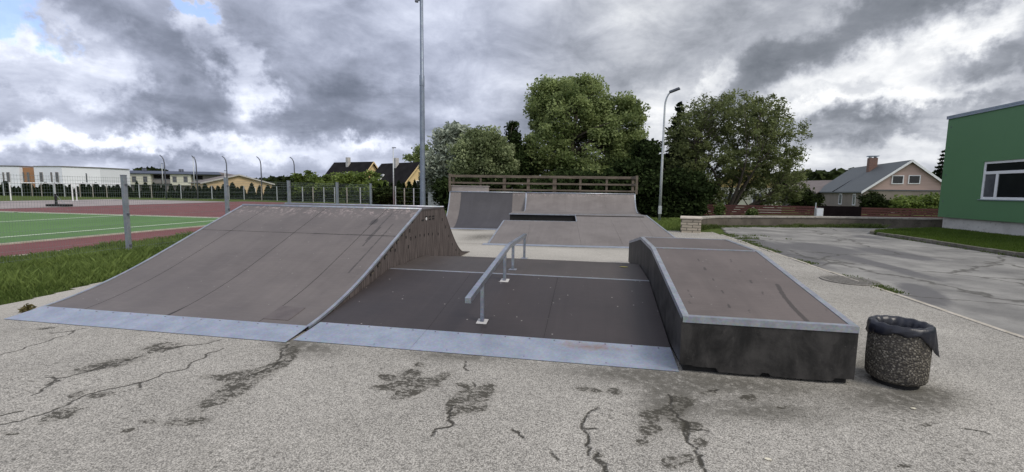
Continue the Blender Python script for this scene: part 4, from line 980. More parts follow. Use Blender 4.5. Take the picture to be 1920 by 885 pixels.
MB().obox((3.36, 15.9, .2), (.2, -.03, 0), (.12, .48, 0), (0, 0, .26)).build('wall_stub', M['wallconc'], pr)

def board_fence(name, a, b, ztop, z0, n, mat, label, cat='fence'):
    a, b = np.asarray(a, float), np.asarray(b, float); d = b-a; d[2] = 0; Ln = np.linalg.norm(d); d /= Ln; nn = np.array([d[1], -d[0], 0])
    o = thing(name, (a+b)/2*np.array([1, 1, 0])+np.array([0, 0, z0]), label, cat); h = (ztop-z0)/n; mb = MB()
    for i in range(n):
        zc = z0+h*(i+.5); mb.obox((a+b)/2*np.array([1, 1, 0])+u0*zc, d*Ln/2, nn*.012, u0*h*(.41 if cat == 'fence' else .52))
    mb.build('boards', mat, o)
    k = max(2, int(Ln/2.4)+1)
    for i in range(k):
        c = a+d*Ln*i/(k-1); MB().box(c[0]-.05, c[0]+.05, c[1]+.02, c[1]+.11, z0-.1, ztop-.01).build('post', mat, o)
    return o
ra_, rb_, rc_, rd_ = at_d(1304, 28.5, 0), at_d(1531, 27.5, 0), at_d(1613, 27.2, 0), at_d(1800, 26.6, 0)
zt1 = P(1400, 384, 28.1)[2]
board_fence('board_fence', ra_, rb_, zt1, -.33, 8, M['redboard'], 'dark red horizontal board fence below the spreading willow')
board_fence('board_gate', rb_, rc_, zt1+.02, -.33, 12, M['blackboard'], 'black horizontal board gate between two red fence runs', 'gate')
board_fence('board_fence', rc_, rd_, zt1-.03, -.33, 8, M['redboard'], 'dark red horizontal board fence in front of the pink gabled house')
mc = at_d(1533, 26, -.3); zc0, zc1 = P(1533, 406, 26)[2], P(1533, 390, 26)[2]
mt = thing('meter_cabinet', mc, 'small pale grey meter cabinet standing before the black gate', 'cabinet')
MB().obox((mc[0], mc[1], (zc0+zc1)/2-.1), (.19, 0, 0), (0, .12, 0), (0, 0, (zc1-zc0)/2+.1)).build('body', M['greycab'], mt, bevel=.01)
MB().obox((mc[0], mc[1]-.125, (zc0+zc1)/2), (.15, 0, 0), (0, .006, 0), (0, 0, (zc1-zc0)/2-.05)).build('door', M['whitewall'], mt)
MB().tube([(mc[0]-.12, mc[1]+.16, -.3), (mc[0]-.12, mc[1]+.16, P(1529, 380, 26)[2])], .03, 6).build('marker_pole', M['pole'], mt)

# ------------------------------------------------------------------ buildings
gbx = 15.12; gz0, gz1 = .62, 5.16
gbd = thing('green_building', (20, 11, 0), 'bright green clad flat roofed building on a pale plinth with white framed window', 'building')
wy0, wy1, wz0, wz1 = 14.0, 17.86, 1.47, 3.03
w_ = MB()
for y0, y1, z0, z1 in ((wy1, 20.02, gz0, gz1), (-12, wy0, gz0, gz1), (wy0, wy1, gz0, wz0), (wy0, wy1, wz1, gz1)): w_.box(gbx, gbx+.16, y0, y1, z0, z1)
w_.build('wall', M['greenwall'], gbd)
MB().box(gbx+.16, 27, 19.86, 20.02, gz0, gz1).build('wall', M['greenwall'], gbd)
MB().box(gbx+.12, 26.9, -11.9, 19.86, -.1, gz0).build('plinth', M['plinth'], gbd)
MB().box(gbx+.16, 27, -12, 19.86, gz1-.2, gz1-.02).build('roof', M['flash'], gbd)
MB().box(gbx-.05, gbx+.22, -12, 20.07, gz1+.002, gz1+.07).box(gbx-.045, gbx-.02, -12, 20.07, gz1-.08, gz1+.0).box(gbx+.222, 27, 19.8, 20.07, gz1+.002, gz1+.07).build('roof_flashing', M['flash'], gbd)
MB().box(gbx+.7, gbx+.72, wy0-1, wy1+1, wz0-.4, wz1+.4).build('dark_room', M['black'], gbd)
for wy in (wy0-4.6, wy0):
    wf = MB(); X0, X1 = gbx+.04, gbx+.115; ya, yb = wy, wy+(wy1-wy0)
    if wy != wy0: continue
    for y0, y1, z0, z1 in ((ya, yb, wz0, wz0+.10), (ya, yb, wz1-.10, wz1), (ya, ya+.09, wz0+.10, wz1-.10), (yb-.09, yb, wz0+.10, wz1-.10), (ya+.09, yb-.09, 2.50, 2.62)): wf.box(X0, X1, y0, y1, z0, z1)
    for yy in (yb-.66, ya+.6): wf.box(X0, X1, yy-.055, yy+.055, wz0+.10, 2.50)
    wf.box(X0, X1, (ya+yb)/2-.05, (ya+yb)/2+.05, 2.62, wz1-.1)
    wfo = wf.build('window', M['white'], gbd, bevel=.006)
    MB().box(X0+.03, X0+.04, yb-.605, yb-.09, wz0+.1, 2.5).build('pane', M['glassgrey'], wfo)
    MB().box(X0+.03, X0+.04, ya+.09, yb-.715, wz0+.1, 2.5).box(X0+.03, X0+.04, ya+.09, yb-.09, 2.62, wz1-.1).build('pane', M['glass'], wfo)
    MB().box(gbx-.04, gbx+.04, ya-.03, yb+.03, wz0-.03, wz0-.002).build('sill', M['flash'], wfo)
for z in (1.35, 2.55, 3.8, 4.7): MB().box(gbx-.006, gbx, 19.78, 19.83, z-.03, z+.03).build('bolt', M['darkpole'], gbd)

def window(parent, c, t, n, w, h, name='window', frame='white', glass='glass', fr=.08):
    """c centre on the wall, t unit along the wall, n outward normal"""
    c, t, n = map(lambda a: np.asarray(a, float), (c, t, n)); f = MB()
    for s in (-1, 1):
        f.obox(c+t*s*(w/2-fr/2)+n*.03, t*fr/2, n*.035, u0*h/2); f.obox(c+u0*s*(h/2-fr/2)+n*.03, t*(w/2-fr), n*.034, u0*fr/2)
    fo = f.build(name, M[frame], parent); MB().obox(c+n*.02, t*(w/2-fr), n*.012, u0*(h/2-fr)).build('pane', M[glass], fo); return fo
def gable_house(name, label, R0, R1, hw, zr, ze, zg, wall, gablewall, roof, ov=.35, cat='house', split=None, trim=None, th=.12):
    """ridge from R0 (near gable) to R1; hw half width"""
    R0, R1 = np.asarray(R0, float)[:2], np.asarray(R1, float)[:2]; d = R1-R0; Ln = np.linalg.norm(d); d = np.array([*(d/Ln), 0]); s = np.array([d[1], -d[0], 0])
    a = np.array([*R0, 0]); b = np.array([*R1, 0]); o = thing(name, (a+b)/2+u0*zg, label, cat); ai, bi = a+d*ov, b-d*ov; zs = ze+(zr-ze)*.06
    w = hw-ov; zw = ze+(zr-ze)*ov/hw-th
    f = split if split else zw
    mb = MB(); mb.extrude([ai-s*w+u0*zg, ai+s*w+u0*zg, ai+s*w+u0*min(f, zw), ai-s*w+u0*min(f, zw)], bi-ai); mb.build('wall', M[wall], o)
    mb = MB(); mb.extrude([ai-s*w+u0*(zw+.003), ai+s*w+u0*(zw+.003), ai+u0*(zr-th*1.3)], bi-ai); mb.build('gable', M[gablewall], o)
    for k in (-1, 1):
        q = [a+u0*zr, b+u0*zr, b+s*k*hw+u0*ze, a+s*k*hw+u0*ze]; rf = MB().extrude(q, (0, 0, -th)).build('roof_slope', M[roof], o)
    if trim:
        for k in (-1, 1): MB().extrude([a-d*.02+u0*(zr+.03), a-d*.02+s*k*hw+u0*(ze+.03), a-d*.02+s*k*hw+u0*(ze-.22), a-d*.02+u0*(zr-.22)], d*-.04).build('barge_board', M[trim], o)
    return o, d, s, a, w, zw
# pink gabled house right
dh0 = 44; R0, R1 = P(1711, 299.5, dh0), P(1597, 313.4, dh0*1.34); zr_ = (R0[2]+R1[2])/2
ho, d, s, a, w, zw = gable_house('house', 'pink gabled house with grey metal roof and red brick chimney behind the red fence', R0, R1, 3.95, R0[2], P(1625, 359.5, dh0+1.2)[2], -.4, 'taupewall', 'pinkwall', 'greyhouse', ov=.3, trim='white')
M['greyroof'] = mat_seam('grey_sheet_roof', (.075, .088, .095), (.092, .105, .112), tuple(d), .55, .03, .55, .1, .25)
for c in ho.children:
    if c.name.startswith('roof_slope'): c.data.materials[0] = M['greyroof']
left = s if (s@r0) < 0 else -s
g_ = a+d*.3
for px in (1690.5, 1717.5):
    q = P(px, 336.5, dh0); t_ = (q-g_)@left; window(ho, g_+left*t_+u0*P(px, 336.5, dh0)[2], left, -d, .98, .88)
MB().obox(g_-d*.03+u0*(zw+.06), left*w, d*.025, u0*.05).build('belt_course', M['greyroof'], ho)
for k, (al, wd) in enumerate(((2.6, .8), (6.8, 1.0))):
    window(ho, a+d*al+left*(w+.0)+u0*1.05, d, left, wd, 1.25, glass='glassgrey', fr=.09)
cp = a+d*(np.linalg.norm(R1[:2]-R0[:2])*.46)+left*.75; zc_ = P(1633, 295, dh0*1.14)[2]
ch = MB().obox(cp+u0*(zc_-1.5), left*.38, d*.38, u0*1.5).build('chimney', M['chimbrick'], ho)
MB().obox(cp+u0*(zc_+.2), left*.46, d*.46, u0*.05).build('chimney_cap', M['flash'], ch)
for i in (-1, 1): MB().obox(cp+u0*(zc_+.08)+left*.25*i, left*.05, d*.3, u0*.08).build('cap_leg', M['pole'], ch)
MB().obox(a+d*8.6+left*2.05+u0*(zr_-1.75), d*.05, left*2.0-u0*1.52, np.cross(d, left)*.03).build('roof_joint', M['darkroof'], ho)

# two dark roofed yellow houses
for (l, r_, dl, dr, hw, eav, chx, cht, skx, sky, lab) in (
        ((626.4, 304.5), (700.6, 303), 76, 72, 4.3, 5.2, 654.5, 296, 664.6, 328, 'yellow house under a steep black roof, the left one of the pair behind the bushes'),
        ((715.3, 305.2), (789.4, 305.2), 70, 64, 4.3, 5.2, 746, 297, 716, 328, 'yellow house under a steep black roof, directly behind the tall mast')):
    R0, R1 = P(*r_, dr), P(*l, dl); zr_ = (R0[2]+R1[2])/2
    o, d, s, a, w, zw = gable_house('house', lab, R0, R1, hw, zr_, zr_-4.6, -.5, 'yellowwall', 'yellowwall', 'darkroof', ov=.4, trim='yellowwall')
    near = s if s@f0 < 0 else -s; Ln = np.linalg.norm((R1-R0)[:2])
    tt = min(max(((P(chx, 300, (dl+dr)/2)-a)@d)/Ln, .2), .9)
    cpt = a+d*Ln*tt+near*.5; zt_ = P(chx, cht, (dl+dr)/2)[2]
    MB().obox(cpt+u0*(zt_-.9), d*.24, near*.3, u0*.95).build('chimney', M['chimpale'], o)
    sk = a+d*min(max(((P(skx, sky, (dl+dr)/2)-a)@d), .5), Ln-.5)+near*2.15; sz = zr_-4.6*2.15/hw
    fo = MB().obox(sk+u0*(sz+.06), d*.42, near*.42-u0*.45, near*.04+u0*.04).build('skylight', M['white'], o)
    MB().obox(sk+u0*(sz+.10)+near*.03, d*.34, near*.34-u0*.365, near*.03+u0*.03).build('pane', M['glassgrey'], fo)
    window(o, a+d*.4+u0*(zr_-3.3), s, -d, 1.3, 1.3, glass='glass')
# ochre house behind the willow
R0, R1 = at_d(1392, 43, 0), at_d(1400, 53, 0)
o, d, s, a, w, zw = gable_house('house', 'ochre house mostly hidden behind the branches of the spreading willow', R0, R1, 3.6, 4.4, 2.0, -.4, 'creamwall', 'ochre', 'darkroof', cat='house')
for k in (-1.2, 1.2): window(o, a+d*.35+s*k+u0*1.0, s, -d, .9, 1.2, glass='glassgrey')
# dark outbuilding left of the pink house
R0, R1 = at_d(1575, 60, 0), at_d(1500, 66, 0)
o, d, s, a, w, zw = gable_house('house', 'dark grey roofed low house between the willow and the pink gabled house', R0, R1, 4.2, P(1545, 338, 62)[2], P(1545, 362, 60)[2], -.6, 'greyhouse', 'greyhouse', 'brownroof', cat='house')
# beige bungalow on the left
R0, R1 = P(448, 327, 85), P(417, 327, 97); zr_ = R0[2]
dd = (R0-R1)[:2]; 
o, d, s, a, w, zw = gable_house('house', 'beige bungalow with wide low brown gable roof beyond the track', R0, R1, 6.2, zr_, P(391, 343, 85)[2], -.5, 'beigewall', 'beigewall', 'brownroof', ov=.4, trim='chimpale')
window(o, a+d*.4+u0*.7+s*2.2, s, -d, 1.2, 1.2); window(o, a+d*.4+u0*.7-s*2.2, s, -d, 1.2, 1.2)
# cream row house with blue roof
dr_ = 130; pa_, pb_ = at_d(193, dr_, 0), at_d(415, dr_+4, 0); t = (pb_-pa_); Lr = np.linalg.norm(t); t /= Lr; nrm = np.array([t[1], -t[0], 0]); nrm = nrm if nrm@f0 < 0 else -nrm
rh = thing('row_house', (pa_+pb_)/2-u0*.5, 'long cream row house with dark blue roof and recessed brown balconies', 'building')
zev = P(230, 324, dr_)[2]; zrg = P(230, 318.4, dr_)[2]; zlo = P(230, 346, dr_)[2]
def rpx(px): return pa_+t*((at_d(px, dr_+2*(px-193)/222, 0)-pa_)@t)
MB().obox((pa_+pb_)/2-nrm*5+u0*(zev-.5)/2, t*Lr/2, nrm*4.4, u0*(zev+.4)/2).build('wall', M['greybrown'], rh)
for x0, x1 in ((193.5, 209.5), (244, 282), (317, 354.5)):
    p, q = rpx(x0), rpx(x1); MB().obox((p+q)/2-nrm*.2+u0*(zlo+zev)/2, (q-p)/2, nrm*.5, u0*(zev-zlo)/2).build('bay', M['creamwall'], rh)
for x0, x1 in ((211, 226), (228, 243), (283, 299), (301, 316), (356, 375)):
    p, q = rpx(x0), rpx(x1); b_ = MB().obox((p+q)/2-nrm*.3+u0*(zlo+1.0), (q-p)/2, nrm*.25, u0*.55).build('balcony', M['greybrown'], rh)
    MB().obox((p+q)/2-nrm*.55+u0*(zlo+2.4), (q-p)/2*.8, nrm*.04, u0*.55).build('opening', M['darkroof'], rh)
for x in (202.5, 252, 272, 325, 345):
    window(rh, rpx(x)+nrm*.3+u0*P(x, 336, dr_)[2], t, nrm, 1.15, 1.7, glass='glassgrey', frame='greybrown')
q = [pa_-t*.6+nrm*.8+u0*zev, pb_+t*.6+nrm*.8+u0*zev, pb_-t*3+u0*zrg-nrm*5, pa_+t*4.2+u0*zrg-nrm*5]
MB().extrude(q, (0, 0, -.18)).build('roof_slope', M['blueroof'], rh)
MB().extrude([q[1], pb_+t*.6-nrm*11+u0*zev, q[2]], (0, 0, -.18)).build('roof_hip', M['brownroof'], rh)
MB().extrude([q[0], q[3], pa_-t*.6-nrm*11+u0*zev], (0, 0, -.18)).build('roof_hip', M['blueroof'], rh)
for x in (248.5, 253, 317, 322): p = rpx(x); MB().obox(p-nrm*4.6+u0*(zrg+.1), t*.22, nrm*.22, u0*.55).build('chimney', M['darkpole'], rh)
# white cubic houses
dw = 112; zt_ = P(100, 312.8, dw)[2]; wh = thing('white_house', at_d(95, dw, -.5), 'white flat roofed modern house with an orange timber clad recess at far left', 'building')
def wp(px, dx=0.): return at_d(px, dw+dx, 0)
def wblock(x0, x1, d0_, d1_, z1, mat, name='wall'):
    p, q = at_d(x0, dw+d0_, 0), at_d(x1, dw+d1_, 0); mb = MB(); mb.extrude([p-u0*.5, q-u0*.5, q+f0*9-u0*.5, p+f0*9-u0*.5], (0, 0, z1+.5)); return mb.build(name, M[mat], wh), p, q
wblock(-60, 39.5, 0, 0, zt_-.1, 'whitewall'); wblock(39.9, 66.5, .8, .8, zt_-.25, 'orange'); wblock(67, 119, 0, -1.5, zt_, 'whitewall'); wblock(119.2, 190.5, -1.5, 4, zt_-.02, 'whitewall')
for x0, x1, a_, b_ in ((-61, 39.7, 0, 0), (66.5, 119, 0, -1.5), (119, 191, -1.5, 4)):
    p, q = at_d(x0, dw+a_-.15, 0), at_d(x1, dw+b_-.15, 0); MB().extrude([p+u0*zt_, q+u0*zt_, q+f0*9+u0*zt_, p+f0*9+u0*zt_], (0, 0, .16)).build('parapet', M['greybrown'], wh)
for px, ya, yb, wpx, off, gl in ((9, 323, 341, 2.6, 0, 'glassgrey'), (18, 323, 341, 5.5, 0, 'glassgrey'), (46, 323, 340, 4, .8, 'orange'), (55.5, 323, 341, 4.5, .8, 'orange'), (80, 323, 340.5, 6, -.4, 'glassgrey'), (99, 323, 341, 3, -.95, 'glassgrey'), (109.5, 323, 341, 6, -1.25, 'glassgrey'), (162, 325, 341.5, 6.5, 1.9, 'glass')):
    dl = dw+off; c = at_d(px, dl-.06, 0); zc1_, zc2_ = P(px, ya, dl)[2], P(px, yb, dl)[2]
    wdir = r0*.99+f0*(.0 if px < 67 else (-.03 if px < 119 else .075))
    window(wh, c+u0*(zc1_+zc2_)/2, wdir, -f0, wpx*dl/F, zc1_-zc2_, frame='greybrown' if gl != 'glass' else 'darkpole', glass='glassgrey' if gl == 'orange' else gl, fr=.12)

# ------------------------------------------------------------------ trees and hedges
G = dict(
    big=mat_leaf('broad_tree_leaves', (.064, .098, .024), (.38, .45, .19), .44), light=mat_leaf('round_willow_leaves', (.072, .100, .034), (.42, .48, .26), .35),
    silver=mat_leaf('silver_willow_leaves', (.13, .16, .115), (.48, .53, .44), .3), dark=mat_leaf('dark_foliage', (.012, .019, .007), (.045, .068, .024), .2, .9, .05),
    willow=mat_leaf('spreading_willow_leaves', (.052, .070, .022), (.26, .30, .125), .45), spruce=mat_leaf('spruce_needles', (.008, .015, .008), (.030, .045, .022), .1, .9, .05),
    thuja=mat_leaf('thuja_foliage', (.008, .015, .006), (.030, .047, .016), .12, .9, .08), bush=mat_leaf('bright_bush_leaves', (.052, .088, .014), (.24, .31, .08), .36),
    hedge=mat_leaf('hedge_leaves', (.012, .019, .006), (.048, .068, .020), .2, .8, .1))
tree('broadleaf_tree', 'tallest broad green tree with three rounded crown lobes behind the far ramps', 'tree', at_d(1088, 31, -.3),
     lobes_px(31, [(1065, 210, 74, 62), (1030, 195, 38, 40), (1100, 190, 42, 40), (1160, 245, 44, 66, -.5), (1175, 220, 26, 36), (1022, 285, 34, 50, -1), (1100, 290, 72, 62, -.5), (1180, 320, 30, 50, -1), (1075, 330, 80, 40, -1)]),
     430, 230, .125, .60, G['big'], .38, limbs=90, shell=.62)
tree('round_willow', 'round pale green willow left of the tallest tree behind the railing', 'tree', at_d(905, 27.5, -.3),
     lobes_px(27.5, [(905, 290, 46, 46), (878, 305, 30, 36), (932, 305, 26, 40), (905, 330, 48, 26)]), 180, 210, .115, .50, G['light'], .2, limbs=40, shell=.6, up=.5)
tree('silver_willow', 'silvery grey green willow right behind the tall mast', 'tree', at_d(845, 30, -.3),
     lobes_px(30, [(855, 262, 26, 32), (838, 290, 32, 42), (820, 325, 24, 42), (850, 330, 34, 40), (868, 290, 26, 48)]), 150, 150, .15, .55, G['silver'], .2, limbs=40, shell=.5, tall=2.2)
tree('broadleaf_tree', 'small dark green tree seen behind the second dark roofed house', 'tree', at_d(789, 85, -.3),
     lobes_px(85, [(792, 288, 18, 15), (776, 296, 12, 9), (795, 315, 18, 18)]), 40, 110, .34, 1.1, G['big'], .25, limbs=12)
tree('columnar_conifer', 'narrow dark columnar conifer between the round willow and the tallest tree', 'conifer', at_d(962, 29, -.3),
     lobes_px(29, [(963, 248, 9, 20), (963, 275, 13, 35), (966, 310, 17, 40), (985, 310, 24, 42, 1)]), 90, 150, .13, .38, G['dark'], .14, limbs=10, shell=.3)
tree('hedge', 'dark unclipped hedge of shrubs behind the timber railing', 'hedge', at_d(1010, 26.5, -.3),
     lobes_px(26.5, [(860, 365, 45, 30), (925, 362, 60, 34), (1000, 368, 50, 26), (1060, 362, 55, 36), (1130, 358, 60, 42), (1185, 350, 40, 50)]), 280, 130, .15, .55, G['dark'], .08, stems=5, spread_=.1, limbs=30, shell=.3)
tree('shrub_thicket', 'very dark shrub thicket behind the slender street lamp', 'shrub', at_d(1255, 26.5, -.3),
     lobes_px(26.5, [(1225, 360, 38, 52), (1272, 370, 42, 46), (1298, 365, 30, 40, 1), (1212, 310, 18, 50, 1), (1245, 392, 50, 28)]), 300, 135, .15, .5, G['dark'], .08, stems=4, spread_=.1, limbs=30, shell=.3)
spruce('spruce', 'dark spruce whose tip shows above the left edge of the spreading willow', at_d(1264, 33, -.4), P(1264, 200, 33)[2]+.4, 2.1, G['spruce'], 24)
tree('spreading_willow', 'wide many stemmed willow with airy crown behind the red board fence', 'tree', at_d(1352, 31, -.3),
     lobes_px(31, [(1370, 222, 82, 50), (1425, 218, 54, 44), (1325, 225, 46, 44), (1298, 258, 46, 62), (1280, 310, 34, 50), (1465, 270, 40, 58), (1380, 270, 105, 66), (1330, 315, 66, 46), (1450, 340, 52, 42), (1410, 310, 60, 50), (1485, 330, 22, 48), (1310, 350, 44, 32), (1440, 372, 56, 18), (1335, 372, 40, 18)]),
     1150, 46, .092, .36, G['willow'], .16, stems=12, spread_=.4, limbs=300, shell=.45, tall=2.0, fork=.25, vis=1.1)
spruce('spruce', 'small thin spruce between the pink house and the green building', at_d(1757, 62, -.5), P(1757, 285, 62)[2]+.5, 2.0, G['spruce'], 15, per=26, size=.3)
# bushes behind the thin-post fence
for px, py, rx, ry, d, lab in ((578, 345, 26, 22, 60, 'bright green rounded bush at the left end of the bush row'), (615, 345, 24, 20, 60, 'low bright green bush in front of the left dark roofed house'), (650, 345, 24, 18, 58, 'bright green bush below the skylight of the left dark roofed house'), (688, 342, 26, 26, 57, 'tallest bright green bush at the right end of the bush row')):
    tree('bush', lab, 'bush', at_d(px, d, -.3), lobes_px(d, [(px, py, rx, ry), (px-8, py+14, rx*.8, ry), (px+8, py+14, rx*.8, ry)]), 60, 110, .24, .7, G['bush'], .06, stems=3, spread_=.1, limbs=14, shell=.4)
for x0, x1, dd_, lab in ((545, 700, 59, 'dark leafy hedge below the bright green bush row'), (700, 850, 50, 'dark leafy hedge below the second dark roofed house')):
    n_ = 8; tree('hedge', lab, 'hedge', at_d((x0+x1)/2, dd_, -.3), lobes_px(dd_, [(x0+(x1-x0)*(i+.5)/n_, 370, (x1-x0)/n_*.8, 17) for i in range(n_)], .5), 150, 120, .22, .55, G['hedge'], .05, stems=4, spread_=.1, limbs=20, shell=.3)
# thujas
def thuja_mesh(seed):
    h, r_ = 1., .30; n = 900; t = RNG.random(n)**.8; a = RNG.random(n)*6.28
    rad = r_*(1-t**1.6)**.8*RNG.uniform(.7, 1.05, n)*(1+.15*np.sin(a*3+seed)); C = np.stack([rad*np.cos(a), rad*np.sin(a), t*h], 1)
    V, Fq, tn = leaf_quads(C, .11, np.clip(.3+RNG.normal(size=n)*.3, 0, 1), 1.9, .8); return V, Fq, tn
protos = []; k = 0
spots = [(12, 341, 1.3), (28, 350, .8), (36, 350, .8), (48, 344, 1.1), (58, 345, 1.1), (70, 352, 1), (79, 347, 1), (88, 343, 1.2), (98, 347, .9), (106, 346, 1.1), (115, 344, 1.2), (124, 349, .9), (133, 347, 1), (146, 350, 1), (157, 344, 1.1), (168, 347, 1), (182, 344, 1.2), (195, 348, 1), (206, 349, 1), (214, 349, 1), (222, 346, 1), (231, 351, 1),
         (243, 349, 1), (258, 341, .9), (274, 344, 1), (290, 344, .9), (298, 346, .9), (308, 347, 1), (322, 346, 1), (337, 347, 1), (353, 351, 1.2), (364, 349, 1), (375, 350, 1), (386, 346, 1.1), (398, 350, 1.2), (410, 350, 1.1), (421, 347, 1.2), (437, 344, 1.4), (447, 352, 1), (455, 350, 1), (473, 345, 1), (488, 349, 1), (503, 349, 1.3), (512, 352, 1.2), (524, 345, 1.5), (536, 345, 1.4), (548, 350, 1.2),
         (712, 347, 1), (722, 343, 1), (735, 345, 1), (748, 341, 1), (757, 345, 1), (768, 343, 1), (778, 340, 1), (788, 342, 1), (800, 342, 1), (812, 345, 1)]
for px, py, wd in spots:
    d = float(np.interp(px, [0, 458, 640, 833], [68, 65, 57, 47])); b_ = at_d(px, d, -.33); h_ = P(px, py, d)[2]+.33
    if k < 3:
        V, Fq, tn = thuja_mesh(k); q_ = npmesh('thuja', V, Fq, G['thuja'], attrs={'tint': ('FACE', tn)}); protos.append(q_)
    else: q_ = protos[k % 3].copy(); COL.objects.link(q_)
    q_.location = tuple(b_); ws = wd*(.95+.35*RNG.random())*1.55; q_.scale = (ws, ws, h_); q_.rotation_euler = (0, 0, RNG.random()*6.28); k += 1
    tag(q_, 'dark green conical thuja in the row behind the thin posted wire fence', 'thuja', 'thujas in a row beyond the track')
# shrubs in the garden of the pink house, plants on the wall
for px, py, rx, ry, d, lab in ((1640, 378, 22, 16, 33, 'leafy dark green shrub at the corner of the pink gabled house'), (1700, 380, 26, 10, 32, 'low light green shrub row below the pink house gable'), (1748, 379, 20, 12, 32, 'light green shrub right below the pink house gable beside the green building'), (1515, 372, 26, 16, 36, 'green bush left of the pink house, right below the willow')):
    tree('bush', lab, 'bush', at_d(px, d, -.4), lobes_px(d, [(px, py, rx, ry), (px, py+12, rx*1.1, ry*.8)]), 50, 90, .13, .35, G['bush'] if px > 1660 else G['hedge'], .04, stems=3, spread_=.1, limbs=12, shell=.3)
for px, py, rx, ry, lab in ((1350, 394, 7, 12, 'tall leafy weed growing behind the wall near its stone pier'), (1410, 398, 9, 7, 'yellowish weed growing behind the middle of the curved wall')):
    tree('weed_plant', lab, 'plant', at_d(px, 24, 0), lobes_px(24, [(px, py, rx, ry)]), 26, 26, .09, .16, M['weed'], .012, stems=3, spread_=.2, limbs=12, shell=.2)
wb = at(53, 584); n = 90; a = RNG.random(n)*6.28; rr_ = .07*RNG.random(n)
V, Fq, tn = leaf_quads(np.stack([wb[0]+rr_*np.cos(a), wb[1]+rr_*np.sin(a), .01+.10*RNG.random(n)*(1-rr_/.09)], 1), .028, np.clip(.4+RNG.normal(size=n)*.3, 0, 1), 2.2, .6)
tag(npmesh('weed_plant', V, Fq, mat_leaf('dry_weed_leaves', (.06, .055, .02), (.20, .17, .07), .3), tuple(wb), {'tint': ('FACE', tn)}), 'small brown green weed growing at the far left end of the steel toe plate', 'plant')
# far tree lines
def far_line(name, x0, x1, d, ytop, seed, thick=8):
    n = 5200; t = RNG.random(n); px = x0+(x1-x0)*t; V = []
    top = np.array([P(p, ytop, d)[2] for p in px])*(.62+.5*vnoise(px*.06, px*0, 1., seed)+.18*vnoise(px*.3, px*0, 1., seed+1))
    base = np.array([at_d(p, d, 0) for p in px]); C = base+np.stack([RNG.normal(size=n)*thick*.3, RNG.normal(size=n)*thick*.5, RNG.random(n)**.7*top], 1)
    V, Fq, tn = leaf_quads(C, d*.011, np.clip(.35+RNG.normal(size=n)*.25, 0, 1), 1.3); o = npmesh(name, V, Fq, G['hedge'], attrs={'tint': ('FACE', tn)}); o['kind'] = 'stuff'; return o
far_line('distant_wood', 1440, 1800, 150, 328, 21); far_line('distant_wood', 480, 640, 170, 336, 22); far_line('distant_wood', 66, 106, 200, 317, 23, 3); far_line('distant_wood', 272, 304, 190, 320, 24, 3)

# ------------------------------------------------------------------ sky and light
SUN_AZ, SUN_EL = R(118), R(50)               # clockwise from +Y
wd = bpy.data.worlds.new('World'); sc.world = wd; wd.use_nodes = True; t = NT(wd.node_tree); bgn = t.n['Background']
sky = t.new('ShaderNodeTexSky', sky_type='NISHITA'); sky.sun_disc = False; sky.sun_elevation = SUN_EL; sky.sun_rotation = SUN_AZ
dirv = t.new('ShaderNodeTexCoord').outputs['Generated']; sx = t.new('ShaderNodeSeparateXYZ'); t.l.new(dirv, sx.inputs[0])
az = t.m('ARCTAN2', sx.outputs[0], sx.outputs[1]); el = t.m('ARCSINE', sx.outputs[2])
# cloud-plane coordinates
den = t.m('ADD', t.m('MAXIMUM', sx.outputs[2], 0.), .22); cp_ = t.new('ShaderNodeCombineXYZ')
t.l.new(t.m('DIVIDE', sx.outputs[0], den), cp_.inputs[0]); t.l.new(t.m('DIVIDE', sx.outputs[1], den), cp_.inputs[1])
cpl = cp_.outputs[0]
w1 = t.noise(dirv, 4.5, 6, .6, out=1); w2 = t.noise(dirv, 15, 5, .6, out=1)
def comp(v, i):
    s_ = t.new('ShaderNodeSeparateXYZ'); t.l.new(v, s_.inputs[0]); return s_.outputs[i]
w3 = t.noise(dirv, 42, 5, .62, out=1)
wa = t.m('ADD', t.m('MULTIPLY_ADD', comp(w1, 0), .20, -.10), t.m('ADD', t.m('MULTIPLY_ADD', comp(w2, 0), .14, -.07), t.m('MULTIPLY_ADD', comp(w3, 0), .05, -.025)))
we = t.m('ADD', t.m('MULTIPLY_ADD', comp(w1, 1), .12, -.06), t.m('ADD', t.m('MULTIPLY_ADD', comp(w2, 1), .10, -.05), t.m('MULTIPLY_ADD', comp(w3, 1), .04, -.02)))
az2 = t.m('ADD', az, wa); el2 = t.m('ADD', el, we)
def ae(px, py):
    d = ray(px, py); d = d/np.linalg.norm(d); return math.atan2(d[0], d[1]), math.asin(d[2])
def blob(px, py, rx, ry, tilt=0., pw=1.):
    a, e = ae(px, py); c, s_ = math.cos(tilt), math.sin(tilt)
    da = t.m('SUBTRACT', az2, a); de = t.m('SUBTRACT', el2, e)
    u = t.m('DIVIDE', t.m('ADD', t.m('MULTIPLY', da, c), t.m('MULTIPLY', de, s_)), rx/F); v = t.m('DIVIDE', t.m('SUBTRACT', t.m('MULTIPLY', de, c), t.m('MULTIPLY', da, s_)), ry/F)
    q = t.m('ADD', t.m('MULTIPLY', u, u), t.m('MULTIPLY', v, v))
    return t.m('EXPONENT', t.m('MULTIPLY', t.m('POWER', q, pw), -1.))
pv_ = t.new('ShaderNodeTexVoronoi', feature='SMOOTH_F1'); pv_.inputs['Scale'].default_value = 2.3; pv_.inputs['Smoothness'].default_value = .35
t.l.new(t.vm('ADD', cpl, t.vm('SCALE', t.noise(cpl, 3.0, 6, .65, out=1), .55)), pv_.inputs['Vector'])
